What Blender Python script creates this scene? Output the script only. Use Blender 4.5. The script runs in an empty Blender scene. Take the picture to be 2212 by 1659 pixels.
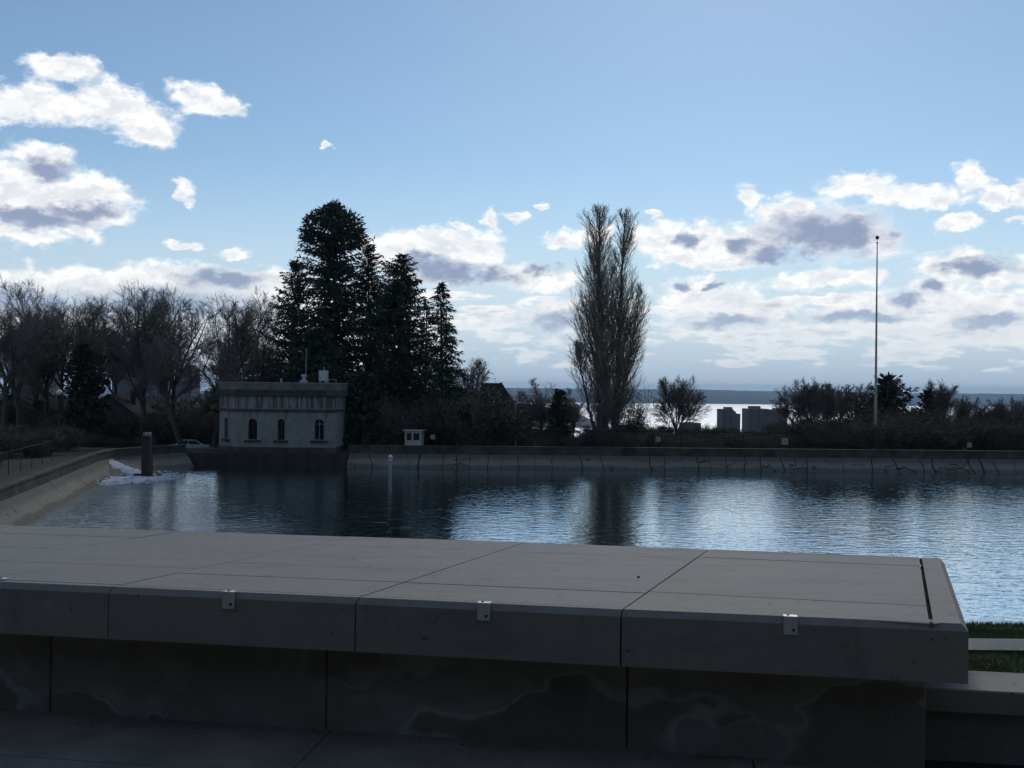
import bpy, bmesh, math, random
import numpy as np
from mathutils import Vector, Matrix

scene = bpy.context.scene
COL = scene.collection
R = math.radians
random.seed(7)

# ------------------------------------------------------------------ camera
CAM_Z = 1.6
FPX = 1000.0                       # focal length in pixels of a 1024 px wide frame
cam_data = bpy.data.cameras.new("camera")
cam_data.sensor_width = 36.0
cam_data.lens = 36.0 * FPX / 1024.0
cam_data.clip_start = 0.05
cam_data.clip_end = 40000.0
cam = bpy.data.objects.new("camera", cam_data)
COL.objects.link(cam)
CAM_M = (Matrix.Translation((0, 0, CAM_Z)) @ Matrix.Rotation(R(90) + 0.0025, 4, 'X')
         @ Matrix.Rotation(0.0106, 4, 'Z'))
cam.matrix_world = CAM_M
scene.camera = cam
CAM3 = np.array(CAM_M.to_3x3())


def ray(px, py):
    return CAM3 @ np.array(((px - 512) / FPX, -(py - 384) / FPX, -1.0))


def on_z(px, py, z):
    d = ray(px, py)
    t = (z - CAM_Z) / d[2]
    return np.array((d[0] * t, d[1] * t, z))


def on_y(px, py, y):
    d = ray(px, py)
    t = y / d[1]
    return np.array((d[0] * t, y, CAM_Z + d[2] * t))


def az_el(px, py):
    d = ray(px, py)
    return math.degrees(math.atan2(d[0], d[1])), math.degrees(math.atan2(d[2], math.hypot(d[0], d[1])))


# ------------------------------------------------------------------ exposure / render
scene.view_settings.view_transform = 'Standard'
scene.view_settings.look = 'None'
scene.view_settings.gamma = 1.0
scene.view_settings.use_curve_mapping = False
scene.view_settings.exposure = -0.75
scene.render.engine = 'CYCLES'
cy = scene.cycles
cy.use_denoising = True
cy.use_adaptive_sampling = True
cy.adaptive_threshold = 0.02
cy.max_bounces = 6
cy.diffuse_bounces = 3
cy.glossy_bounces = 3
cy.transmission_bounces = 3
cy.volume_bounces = 0
cy.transparent_max_bounces = 8
cy.caustics_reflective = False
cy.caustics_refractive = False

# ------------------------------------------------------------------ world: sky and clouds
SUN_AZ, SUN_EL = 12.6, 37.0
SKY_STRENGTH = 0.15
SUN_STRENGTH = 1.5
world = bpy.data.worlds.new("World")
scene.world = world
world.use_nodes = True
world.cycles.sampling_method = 'MANUAL'
world.cycles.sample_map_resolution = 512
wt = world.node_tree
wt.nodes.clear()


class NT:
    """small node-tree writer"""
    def __init__(self, tree):
        self.t = tree

    def n(self, kind, **kw):
        nd = self.t.nodes.new(kind)
        for k, v in kw.items():
            setattr(nd, k, v)
        return nd

    def link(self, a, b):
        self.t.links.new(a, b)

    def put(self, sock, v):
        if isinstance(v, bpy.types.NodeSocket):
            self.t.links.new(v, sock)
        elif v is not None:
            if isinstance(v, (tuple, list)) and len(v) == 3 and sock.type == 'RGBA':
                v = (*v, 1.0)
            sock.default_value = v

    def math(self, op, a, b=None, c=None, clamp=False):
        nd = self.n('ShaderNodeMath', operation=op, use_clamp=clamp)
        self.put(nd.inputs[0], a)
        self.put(nd.inputs[1], b)
        self.put(nd.inputs[2], c)
        return nd.outputs[0]

    def vmath(self, op, a, b=None, c=None):
        nd = self.n('ShaderNodeVectorMath', operation=op)
        self.put(nd.inputs[0], a)
        self.put(nd.inputs[1], b)
        self.put(nd.inputs[2], c)
        return nd.outputs['Value'] if op in ('LENGTH', 'DOT_PRODUCT', 'DISTANCE') else nd.outputs['Vector']

    def noise(self, vec, scale, detail=5.0, rough=0.55, dist=0.0, out='Fac'):
        nd = self.n('ShaderNodeTexNoise')
        self.put(nd.inputs['Vector'], vec)
        nd.inputs['Scale'].default_value = scale
        nd.inputs['Detail'].default_value = detail
        nd.inputs['Roughness'].default_value = rough
        nd.inputs['Distortion'].default_value = dist
        return nd.outputs[out]

    def smooth(self, v, lo, hi, a=0.0, b=1.0):
        nd = self.n('ShaderNodeMapRange', interpolation_type='SMOOTHSTEP')
        self.put(nd.inputs[0], v)
        for i, x in enumerate((lo, hi, a, b)):
            nd.inputs[1 + i].default_value = x
        return nd.outputs[0]

    def lin(self, v, lo, hi, a=0.0, b=1.0):
        nd = self.n('ShaderNodeMapRange')
        self.put(nd.inputs[0], v)
        for i, x in enumerate((lo, hi, a, b)):
            nd.inputs[1 + i].default_value = x
        return nd.outputs[0]

    def mix(self, f, a, b, blend='MIX'):
        nd = self.n('ShaderNodeMix', data_type='RGBA', blend_type=blend)
        self.put(nd.inputs[0], f)
        self.put(nd.inputs[6], a)
        self.put(nd.inputs[7], b)
        return nd.outputs[2]

    def mapping(self, vec, scale=(1, 1, 1), loc=(0, 0, 0), rot=(0, 0, 0)):
        nd = self.n('ShaderNodeMapping')
        self.put(nd.inputs[0], vec)
        nd.inputs[1].default_value = loc
        nd.inputs[2].default_value = rot
        nd.inputs[3].default_value = scale
        return nd.outputs[0]


# cloud puffs: (x, y, rx, ry) measured on a 2212 px wide view of the sky, turned into
# compass direction and elevation, so that they are fixed in the sky dome
PUFFS = [
    (150, 150, 88, 26), (95, 222, 120, 42), (230, 222, 105, 46), (310, 262, 72, 46), (425, 212, 58, 30),
    (490, 236, 42, 20), (345, 290, 34, 22), (30, 230, 70, 38), 
    (90, 352, 68, 42), (80, 425, 150, 68), (190, 430, 88, 55), (232, 462, 66, 28), (60, 500, 80, 28),
    (170, 498, 56, 24), (-10, 420, 90, 90),
    (402, 415, 30, 24), (398, 525, 36, 9), (508, 550, 36, 13), (707, 313, 13, 4), 
    (60, 625, 120, 46), (200, 612, 90, 36), (305, 605, 80, 34), (420, 602, 92, 36), (520, 612, 82, 36),
    (590, 606, 50, 30), (90, 680, 220, 50), (400, 670, 220, 44), (640, 640, 60, 40),
    (860, 545, 82, 42), (960, 532, 108, 34), (1035, 542, 52, 44), (1000, 486, 24, 10), (1060, 480, 16, 24),
    (1115, 470, 30, 13), (1170, 440, 17, 6), (1130, 595, 88, 30), (1200, 602, 50, 27), (950, 592, 90, 34),
    (1080, 600, 60, 24), (1190, 668, 62, 26), (1150, 690, 50, 22), (1225, 695, 60, 28),
    (1232, 520, 44, 17), (1290, 510, 40, 20), (1430, 518, 66, 38), (1520, 530, 88, 44), (1620, 530, 95, 46),
    (1700, 468, 84, 36), (1790, 500, 140, 58), (1900, 512, 52, 44), (1460, 562, 60, 18), (1560, 570, 60, 14),
    (1614, 432, 28, 28), (1405, 462, 26, 8),
    (1850, 402, 76, 24), (1950, 420, 88, 24), (2020, 432, 56, 17), (2098, 385, 38, 36), (2145, 428, 34, 20),
    (2070, 478, 40, 17), (2212, 420, 30, 28), (2205, 470, 36, 10),
    (1780, 605, 118, 20), (1870, 598, 48, 16), (2070, 578, 98, 36), (2010, 615, 54, 28), (2160, 602, 50, 28),
    (2210, 575, 28, 24), (2055, 642, 76, 28),
    (1500, 638, 74, 36), (1580, 655, 88, 38), (1650, 680, 60, 28), (1560, 690, 80, 22), (1800, 682, 80, 26),
    (1900, 664, 88, 38), (1980, 660, 58, 38), (2100, 668, 110, 42), (2205, 662, 60, 38),
    (1960, 712, 250, 22), (2160, 722, 120, 26), (1700, 722, 180, 16),
]
DARKS = [
    (1010, 597, 105, 23), (925, 572, 52, 20), (1170, 577, 34, 12), (1795, 505, 130, 40), (1695, 553, 72, 18),
    (1600, 530, 28, 16), (1478, 520, 26, 14), (1200, 692, 62, 20), (1580, 692, 78, 14), (1475, 620, 17, 9), (1540, 618, 14, 8),
    (1850, 684, 110, 13), (1960, 648, 34, 18), (2110, 576, 72, 18), (2008, 616, 24, 16), (2140, 690, 66, 16),
    (108, 366, 50, 19), (70, 470, 120, 17), (190, 455, 70, 16), (480, 602, 86, 22), (60, 655, 140, 34), (340, 660, 200, 30),
]


def build_world():
    N = NT(wt)
    tc = N.n('ShaderNodeTexCoord')
    d = N.vmath('NORMALIZE', tc.outputs['Generated'])
    sep = N.n('ShaderNodeSeparateXYZ')
    N.link(d, sep.inputs[0])
    X, Y, Z = sep.outputs
    az = N.math('MULTIPLY', N.math('ARCTAN2', X, Y), 180 / math.pi)
    el = N.math('MULTIPLY', N.math('ARCSINE', Z), 180 / math.pi)
    comb = N.n('ShaderNodeCombineXYZ')
    N.link(az, comb.inputs[0])
    N.link(el, comb.inputs[1])
    p = comb.outputs[0]
    # billowing: warp the direction with two octaves of noise
    dn = N.mapping(d, (1, 1, 1.7))
    w1 = N.noise(dn, 26, 2.0, 0.5, out='Color')
    w2 = N.noise(dn, 95, 4.0, 0.6, out='Color')
    off = N.vmath('MULTIPLY_ADD', w1, (1.9, 1.2, 0), (-0.95, -0.6, 0))
    off2 = N.vmath('MULTIPLY_ADD', w2, (0.95, 0.75, 0), (-0.475, -0.375, 0))
    pw = N.vmath('ADD', N.vmath('ADD', p, off), off2)

    def field(lst, k, grow=1.0):
        acc = None
        for (x, y, rx, ry) in lst:
            s = 1024 / 2212.0
            a, e = az_el(x * s, y * s)
            ra = max(0.12, rx * s / FPX * 57.3 * math.cos(R(a)) ** 2) * grow
            re = max(0.10, ry * s / FPX * 57.3 * math.cos(R(a))) * grow
            q = N.vmath('LENGTH', N.vmath('MULTIPLY_ADD', pw, (1 / ra, 1 / re, 0), (-a / ra, -e / re, 0)))
            acc = q if acc is None else N.math('SMOOTH_MIN', acc, q, k)
        return acc

    F = field(PUFFS, 0.35, 1.18)
    D = field(DARKS, 0.5, 1.42)
    fine = N.noise(dn, 48, 7.0, 0.60)
    soft = N.noise(dn, 20, 4.0, 0.55)
    up = N.noise(N.vmath('ADD', dn, (0.0, 0.0, 0.020)), 48, 3.0, 0.55)
    here = N.noise(dn, 48, 3.0, 0.55)
    # the rest of the sky carries the same scattered cumulus
    gen = N.noise(N.mapping(d, (1, 1, 3.2)), 4.2, 6.0, 0.55)
    gen = N.math('MULTIPLY_ADD', gen, 5.0, -2.95)
    outx = N.smooth(N.math('ABSOLUTE', az), 29, 36)
    outy = N.smooth(el, 23, 30)
    outm = N.math('MULTIPLY', N.math('MAXIMUM', outx, outy), N.smooth(el, -0.5, 1.0))
    gen = N.math('ADD', gen, N.math('MULTIPLY_ADD', outm, 2.0, -2.0))
    # rows of small cloud stacked up towards the horizon all round
    rows_ = N.noise(N.mapping(d, (1, 1, 4.6)), 15, 5.0, 0.58)
    rows_ = N.math('MULTIPLY_ADD', rows_, 5.5, -2.62)
    band = N.math('MULTIPLY', N.smooth(el, 0.3, 1.4), N.smooth(el, 4.6, 7.2, 1.0, 0.0))
    rows_ = N.math('ADD', rows_, N.math('MULTIPLY_ADD', band, 2.0, -2.0))
    base = N.math('MAXIMUM', N.math('MAXIMUM', N.math('SUBTRACT', 1.0, F), gen), rows_)
    vor = N.n('ShaderNodeTexVoronoi', feature='SMOOTH_F1')
    N.link(N.vmath('ADD', dn, N.vmath('MULTIPLY', w2, (0.012, 0.012, 0.012))), vor.inputs['Vector'])
    vor.inputs['Scale'].default_value = 46
    vor.inputs['Detail'].default_value = 2.0
    vor.inputs['Smoothness'].default_value = 0.6
    puff = vor.outputs['Distance']
    dens = N.math('ADD', base, N.math('MULTIPLY_ADD', fine, 1.0, -0.24))
    dens = N.math('SUBTRACT', dens, N.math('MULTIPLY', puff, 0.42))
    alpha = N.smooth(dens, -0.20, 0.40)
    # inside of thick clouds: greyer; lit rims stay white
    dk = N.math('ADD', N.math('SUBTRACT', 1.0, D), N.math('MULTIPLY_ADD', fine, 1.1, -0.42))
    dk = N.math('SUBTRACT', dk, N.math('MULTIPLY', puff, 0.35))
    dk = N.math('MULTIPLY', N.smooth(dk, -0.42, 0.55), 0.95)
    gdk = N.math('MULTIPLY', N.smooth(N.math('MAXIMUM', gen, rows_), 0.35, 1.3), 0.55)
    dk = N.math('MAXIMUM', dk, gdk)
    # bumps turned to the light are brighter than the hollows below them
    relief = N.smooth(N.math('SUBTRACT', here, up), -0.10, 0.12)
    mild = N.math('MULTIPLY', N.smooth(N.math('MULTIPLY_ADD', puff, 0.35, soft), 0.52, 0.84), 0.22)
    dk = N.math('MAXIMUM', dk, N.math('MULTIPLY', mild, N.smooth(dens, 0.2, 0.7)))
    lit = N.mix(relief, (10.2, 10.5, 10.8), (12.6, 12.6, 12.4))
    # low clouds are seen through more air
    low = N.smooth(el, 0.8, 7.0, 0.0, 1.0)
    lit = N.mix(low, (9.6, 9.8, 9.9), lit)
    shade = N.mix(low, (4.6, 5.9, 7.7), (3.0, 3.8, 5.7))
    ccol = N.mix(dk, lit, shade)
    sky = N.n('ShaderNodeTexSky', sky_type='NISHITA')
    sky.sun_disc = False
    sky.sun_elevation = R(SUN_EL)
    sky.sun_rotation = R(SUN_AZ)
    sky.altitude = 130
    sky.air_density = 1.0
    sky.dust_density = 0.25
    sky.ozone_density = 2.0
    # moist blue air along the whole horizon
    ramp = N.mix(N.smooth(el, 0.0, 4.0), (4.2, 5.7, 7.6), (6.6, 7.9, 9.2))
    tint = N.mix(1.0, sky.outputs[0], (0.90, 1.0, 1.03), 'MULTIPLY')
    clear = N.mix(N.smooth(el, 1.5, 13.0, 0.92, 0.0), tint, ramp)
    thin = N.mix(N.math('MULTIPLY', alpha, N.lin(el, 0.2, 5, 0.55, 1.0)), clear, ccol)
    bg = N.n('ShaderNodeBackground')
    N.link(thin, bg.inputs[0])
    bg.inputs[1].default_value = SKY_STRENGTH
    out = N.n('ShaderNodeOutputWorld')
    N.link(bg.outputs[0], out.inputs[0])


build_world()

# ------------------------------------------------------------------ sun
sun_data = bpy.data.lights.new("sun", 'SUN')
sun_data.energy = SUN_STRENGTH
sun_data.angle = R(10.0)      # the sun stands behind thin cloud just above the frame
sun_data.color = (1.0, 0.91, 0.78)
sun = bpy.data.objects.new("sun", sun_data)
COL.objects.link(sun)
SUN_DIR = Vector((math.sin(R(SUN_AZ)) * math.cos(R(SUN_EL)), math.cos(R(SUN_AZ)) * math.cos(R(SUN_EL)), math.sin(R(SUN_EL))))
sun.rotation_euler = SUN_DIR.to_track_quat('Z', 'Y').to_euler()
sun.location = (10, 40, 60)

# ------------------------------------------------------------------ helpers


def tag(o, label=None, cat=None, group=None, kind=None):
    if label:
        o['label'] = label
    if cat:
        o['category'] = cat
    if group:
        o['group'] = group
    if kind:
        o['kind'] = kind
    return o


def empty(name, loc, rz=0.0):
    o = bpy.data.objects.new(name, None)
    COL.objects.link(o)
    o.location = loc
    o.rotation_euler = (0, 0, rz)
    o.empty_display_size = 0.2
    return o


def link_mesh(name, me, parent=None):
    o = bpy.data.objects.new(name, me)
    COL.objects.link(o)
    if parent is not None:
        o.parent = parent
    return o


def np_mesh(name, V, F, material, smooth=False):
    """V (n,3); F (m,k) one face size"""
    V = np.asarray(V, dtype=np.float32)
    F = np.asarray(F, dtype=np.int32)
    me = bpy.data.meshes.new(name)
    me.vertices.add(len(V))
    me.vertices.foreach_set('co', V.ravel())
    k = F.shape[1]
    me.loops.add(F.size)
    me.loops.foreach_set('vertex_index', F.ravel())
    me.polygons.add(len(F))
    me.polygons.foreach_set('loop_start', np.arange(0, F.size, k, dtype=np.int32))
    if smooth:
        me.polygons.foreach_set('use_smooth', np.ones(len(F), dtype=bool))
    me.update(calc_edges=True)
    me.materials.append(material)
    return me


class MB:
    """collects boxes, prisms and faces of one part"""
    def __init__(self):
        self.v, self.f = [], []

    def face(self, pts):
        i = len(self.v)
        self.v += [tuple(p) for p in pts]
        self.f.append(tuple(range(i, i + len(pts))))
        return self

    def box(self, x0, x1, y0, y1, z0, z1):
        i = len(self.v)
        self.v += [(x0, y0, z0), (x1, y0, z0), (x1, y1, z0), (x0, y1, z0), (x0, y0, z1), (x1, y0, z1), (x1, y1, z1), (x0, y1, z1)]
        for q in ((0, 3, 2, 1), (4, 5, 6, 7), (0, 1, 5, 4), (1, 2, 6, 5), (2, 3, 7, 6), (3, 0, 4, 7)):
            self.f.append(tuple(i + k for k in q))
        return self

    def prism(self, plan, z0, z1):
        """plan: list of xy (counter-clockwise), z0/z1 numbers or lists"""
        n = len(plan)
        i = len(self.v)
        a = z0 if hasattr(z0, '__len__') else [z0] * n
        b = z1 if hasattr(z1, '__len__') else [z1] * n
        self.v += [(p[0], p[1], a[k]) for k, p in enumerate(plan)] + [(p[0], p[1], b[k]) for k, p in enumerate(plan)]
        self.f.append(tuple(i + n - 1 - k for k in range(n)))
        self.f.append(tuple(i + n + k for k in range(n)))
        for k in range(n):
            m = (k + 1) % n
            self.f.append((i + k, i + m, i + n + m, i + n + k))
        return self

    def lathe(self, prof, seg=12, cx=0, cy=0):
        i = len(self.v)
        for (r, z) in prof:
            for s in range(seg):
                a = 2 * math.pi * s / seg
                self.v.append((cx + r * math.cos(a), cy + r * math.sin(a), z))
        for j in range(len(prof) - 1):
            for s in range(seg):
                t = (s + 1) % seg
                self.f.append((i + j * seg + s, i + j * seg + t, i + (j + 1) * seg + t, i + (j + 1) * seg + s))
        self.f.append(tuple(i + seg - 1 - s for s in range(seg)))
        self.f.append(tuple(i + (len(prof) - 1) * seg + s for s in range(seg)))
        return self

    def tube(self, p0, p1, r0, r1=None, seg=8):
        r1 = r0 if r1 is None else r1
        p0, p1 = Vector(p0), Vector(p1)
        d = (p1 - p0).normalized()
        u = d.orthogonal().normalized()
        w = d.cross(u)
        i = len(self.v)
        for p, r in ((p0, r0), (p1, r1)):
            for s in range(seg):
                a = 2 * math.pi * s / seg
                self.v.append(tuple(p + (u * math.cos(a) + w * math.sin(a)) * r))
        for s in range(seg):
            t = (s + 1) % seg
            self.f.append((i + s, i + t, i + seg + t, i + seg + s))
        self.f.append(tuple(i + seg - 1 - s for s in range(seg)))
        self.f.append(tuple(i + seg + s for s in range(seg)))
        return self

    def mesh(self, name, material, smooth=False):
        me = bpy.data.meshes.new(name)
        me.from_pydata(self.v, [], self.f)
        if smooth:
            me.polygons.foreach_set('use_smooth', np.ones(len(me.polygons), dtype=bool))
        me.materials.append(material)
        me.update()
        return me

    def build(self, name, material, parent=None, smooth=False, bevel=0.0):
        me = self.mesh(name, material, smooth)
        if bevel:
            bm = bmesh.new()
            bm.from_mesh(me)
            bmesh.ops.bevel(bm, geom=list(bm.edges), offset=bevel, segments=1, affect='EDGES')
            bm.to_mesh(me)
            bm.free()
        return link_mesh(name, me, parent)


def sprays(C, D, L, W, rng, droop=0.25):
    """flat diamond needle sprays: centre base C, direction D, length L, half width W -> V, F(quads)"""
    n = len(C)
    D = D / (np.linalg.norm(D, axis=1, keepdims=True) + 1e-9)
    rnd = rng.normal(0, 1, (n, 3))
    S = np.cross(D, rnd)
    S /= np.linalg.norm(S, axis=1, keepdims=True) + 1e-9
    L = np.asarray(L)[:, None]
    W = np.asarray(W)[:, None]
    mid = C + D * L * 0.45
    tip = C + D * L + np.array([0, 0, -1.0]) * L * droop
    V = np.stack([C, mid + S * W, tip, mid - S * W], 1).reshape(-1, 3)
    F = np.arange(4 * n).reshape(-1, 4)
    return V, F


# ------------------------------------------------------------------ materials
def mat(name, col, rough=0.85, var=0.25, scale=2.0, bump=0.3, bscale=18.0, bdist=0.01, metallic=0.0, spec=0.3,
        stretch=(1, 1, 1), col2=None, trans=0.0):
    m = bpy.data.materials.new(name)
    m.use_nodes = True
    t = m.node_tree
    N = NT(t)
    b = t.nodes['Principled BSDF']
    tc = N.n('ShaderNodeTexCoord')
    v = N.mapping(tc.outputs['Object'], stretch)
    f = N.noise(v, scale, 5.0, 0.6)
    f = N.lin(f, 0.28, 0.72)
    lo = tuple(c * (1 - var) for c in col)
    hi = tuple(min(1, c * (1 + var)) for c in (col2 or col))
    N.put(b.inputs['Base Color'], N.mix(f, lo, hi))
    b.inputs['Roughness'].default_value = rough
    b.inputs['Metallic'].default_value = metallic
    b.inputs['Specular IOR Level'].default_value = spec
    if bump:
        bn = N.n('ShaderNodeBump')
        bn.inputs['Strength'].default_value = bump
        bn.inputs['Distance'].default_value = bdist
        N.link(N.noise(v, bscale, 4.0, 0.6), bn.inputs['Height'])
        N.link(bn.outputs[0], b.inputs['Normal'])
    return m


M = {}
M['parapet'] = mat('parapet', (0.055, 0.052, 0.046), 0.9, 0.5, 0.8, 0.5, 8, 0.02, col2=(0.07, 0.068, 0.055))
M['tar'] = mat('tar', (0.034, 0.032, 0.030), 0.8, 0.3, 3)
M['metal_grey'] = mat('metal_grey', (0.35, 0.36, 0.37), 0.45, 0.12, 4, 0.05, metallic=0.7)
M['bracket'] = mat('bracket', (0.62, 0.63, 0.64), 0.42, 0.08, 60, 0.05, 200, 0.001, metallic=0.35)
M['dark_metal'] = mat('dark_metal', (0.03, 0.03, 0.032), 0.55, 0.2, 4, 0.05, metallic=0.4)
M['white_paint'] = mat('white_paint', (0.46, 0.46, 0.45), 0.55, 0.10, 3, 0.1)
M['bright_paint'] = mat('bright_paint', (0.78, 0.78, 0.76), 0.5, 0.08, 3, 0.1)
M['grey_stone'] = mat('grey_stone', (0.15, 0.143, 0.13), 0.9, 0.4, 1.5, 0.4, 9, 0.02)
M['cream_paint'] = mat('cream_paint', (0.36, 0.32, 0.25), 0.5, 0.12, 3, 0.1)
M['sign_back'] = mat('sign_back', (0.27, 0.27, 0.27), 0.6, 0.08, 5, 0.05)
M['glass'] = mat('glass', (0.012, 0.014, 0.016), 0.08, 0.2, 3, 0.0, spec=0.6)
M['globe'] = mat('globe', (0.7, 0.69, 0.65), 0.35, 0.05, 3, 0.0)
M['bark'] = mat('bark', (0.085, 0.072, 0.062), 0.95, 0.4, 4, 0.6, 12, 0.04, stretch=(1, 1, 0.25))
M['twig'] = mat('twig', (0.155, 0.135, 0.12), 0.9, 0.3, 0.6, 0.0)
M['poplar_bark'] = mat('poplar_bark', (0.12, 0.11, 0.095), 0.95, 0.4, 4, 0.6, 12, 0.04, stretch=(1, 1, 0.25))
M['poplar_twig'] = mat('poplar_twig', (0.30, 0.26, 0.21), 0.9, 0.25, 0.6, 0.0)
M['needles'] = mat('needles', (0.030, 0.047, 0.032), 0.75, 0.45, 0.7, 0.0, col2=(0.045, 0.060, 0.038))
M['needles_light'] = mat('needles_light', (0.045, 0.060, 0.042), 0.75, 0.4, 0.7, 0.0)
M['shrub_leaf'] = mat('shrub_leaf', (0.070, 0.062, 0.043), 0.8, 0.45, 0.6, 0.0, col2=(0.12, 0.09, 0.06))
M['evergreen_leaf'] = mat('evergreen_leaf', (0.035, 0.048, 0.028), 0.7, 0.45, 0.6, 0.0)
M['grass'] = mat('grass', (0.075, 0.11, 0.030), 0.8, 0.4, 1.2, 0.0, col2=(0.12, 0.14, 0.045))
M['roof'] = mat('roof', (0.045, 0.043, 0.042), 1.0, 0.3, 2, 0.4, 12, 0.02, spec=0.05)
M['siding'] = mat('siding', (0.12, 0.12, 0.125), 0.9, 0.15, 1, 0.3, 6, 0.02, stretch=(0.2, 0.2, 3))
M['siding_brown'] = mat('siding_brown', (0.10, 0.075, 0.06), 0.9, 0.2, 1, 0.3, 6, 0.02, stretch=(0.2, 0.2, 3))
M['tower_concrete'] = mat('tower_concrete', (0.13, 0.12, 0.112), 0.9, 0.12, 0.15, 0.0)
M['tower_dark'] = mat('tower_dark', (0.075, 0.078, 0.085), 0.6, 0.15, 0.1, 0.0)
M['car_paint'] = mat('car_paint', (0.62, 0.63, 0.65), 0.28, 0.04, 2, 0.0, spec=0.6)
M['rubber'] = mat('rubber', (0.02, 0.02, 0.02), 0.9, 0.2, 8, 0.1)
M['chrome'] = mat('chrome', (0.6, 0.6, 0.6), 0.25, 0.05, 4, 0.0, metallic=0.9)
M['wood_dark'] = mat('wood_dark', (0.05, 0.042, 0.036), 0.85, 0.4, 1.2, 0.5, 9, 0.02, stretch=(1, 1, 0.15))
M['dry_twig'] = mat('dry_twig', (0.20, 0.16, 0.12), 0.9, 0.3, 30, 0.0)
M['path'] = mat('path', (0.26, 0.25, 0.235), 0.95, 0.2, 1.5, 0.5, 40, 0.01)
M['hill'] = mat('hill', (0.05, 0.058, 0.045), 0.95, 0.3, 0.004, 0.0)
M['moss'] = mat('moss', (0.035, 0.040, 0.018), 0.95, 0.5, 30, 0.5, 120, 0.004)


def stone_mat():
    """weathered grey granite: fine speckle, faint drying streaks"""
    m = bpy.data.materials.new('grey_granite')
    m.use_nodes = True
    N = NT(m.node_tree)
    b = m.node_tree.nodes['Principled BSDF']
    tc = N.n('ShaderNodeTexCoord')
    v = tc.outputs['Object']
    speck = N.lin(N.noise(v, 240, 3, 0.7), 0.3, 0.7)
    broad = N.lin(N.noise(N.mapping(v, (0.7, 2.2, 1), rot=(0, 0, 0.15)), 2.2, 6, 0.6), 0.3, 0.7)
    c = N.mix(speck, (0.225, 0.208, 0.180), (0.43, 0.400, 0.348))
    c = N.mix(N.math('MULTIPLY', broad, 0.38), c, (0.225, 0.208, 0.182))
    blot = N.smooth(N.noise(N.mapping(v, (1, 1, 0.35)), 5.5, 7, 0.72), 0.52, 0.72)
    c = N.mix(N.math('MULTIPLY', blot, 0.45), c, (0.16, 0.150, 0.135))
    mid_g = N.lin(N.noise(v, 60, 4, 0.7), 0.3, 0.7)
    c = N.mix(N.math('MULTIPLY', mid_g, 0.22), c, (0.20, 0.19, 0.175))
    pits = N.smooth(N.noise(v, 30, 2, 0.5), 0.715, 0.76)
    c = N.mix(N.math('MULTIPLY', pits, 0.7), c, (0.05, 0.048, 0.045))
    # rain has left long pale and dark runs down the length of the stone
    runs = N.smooth(N.noise(N.mapping(v, (0.5, 5.0, 5.0), rot=(0, 0, 0.15)), 2.0, 5, 0.7), 0.50, 0.68)
    c = N.mix(N.math('MULTIPLY', runs, 0.28), c, (0.17, 0.16, 0.142))
    lime = N.smooth(N.noise(v, 3.1, 6, 0.72), 0.60, 0.74)
    c = N.mix(N.math('MULTIPLY', lime, 0.30), c, (0.50, 0.48, 0.44))
    N.put(b.inputs['Base Color'], c)
    b.inputs['Roughness'].default_value = 0.72
    b.inputs['Specular IOR Level'].default_value = 0.25
    bn = N.n('ShaderNodeBump')
    bn.inputs['Strength'].default_value = 0.35
    bn.inputs['Distance'].default_value = 0.003
    N.link(N.noise(v, 90, 4, 0.6), bn.inputs['Height'])
    N.link(bn.outputs[0], b.inputs['Normal'])
    return m


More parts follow.
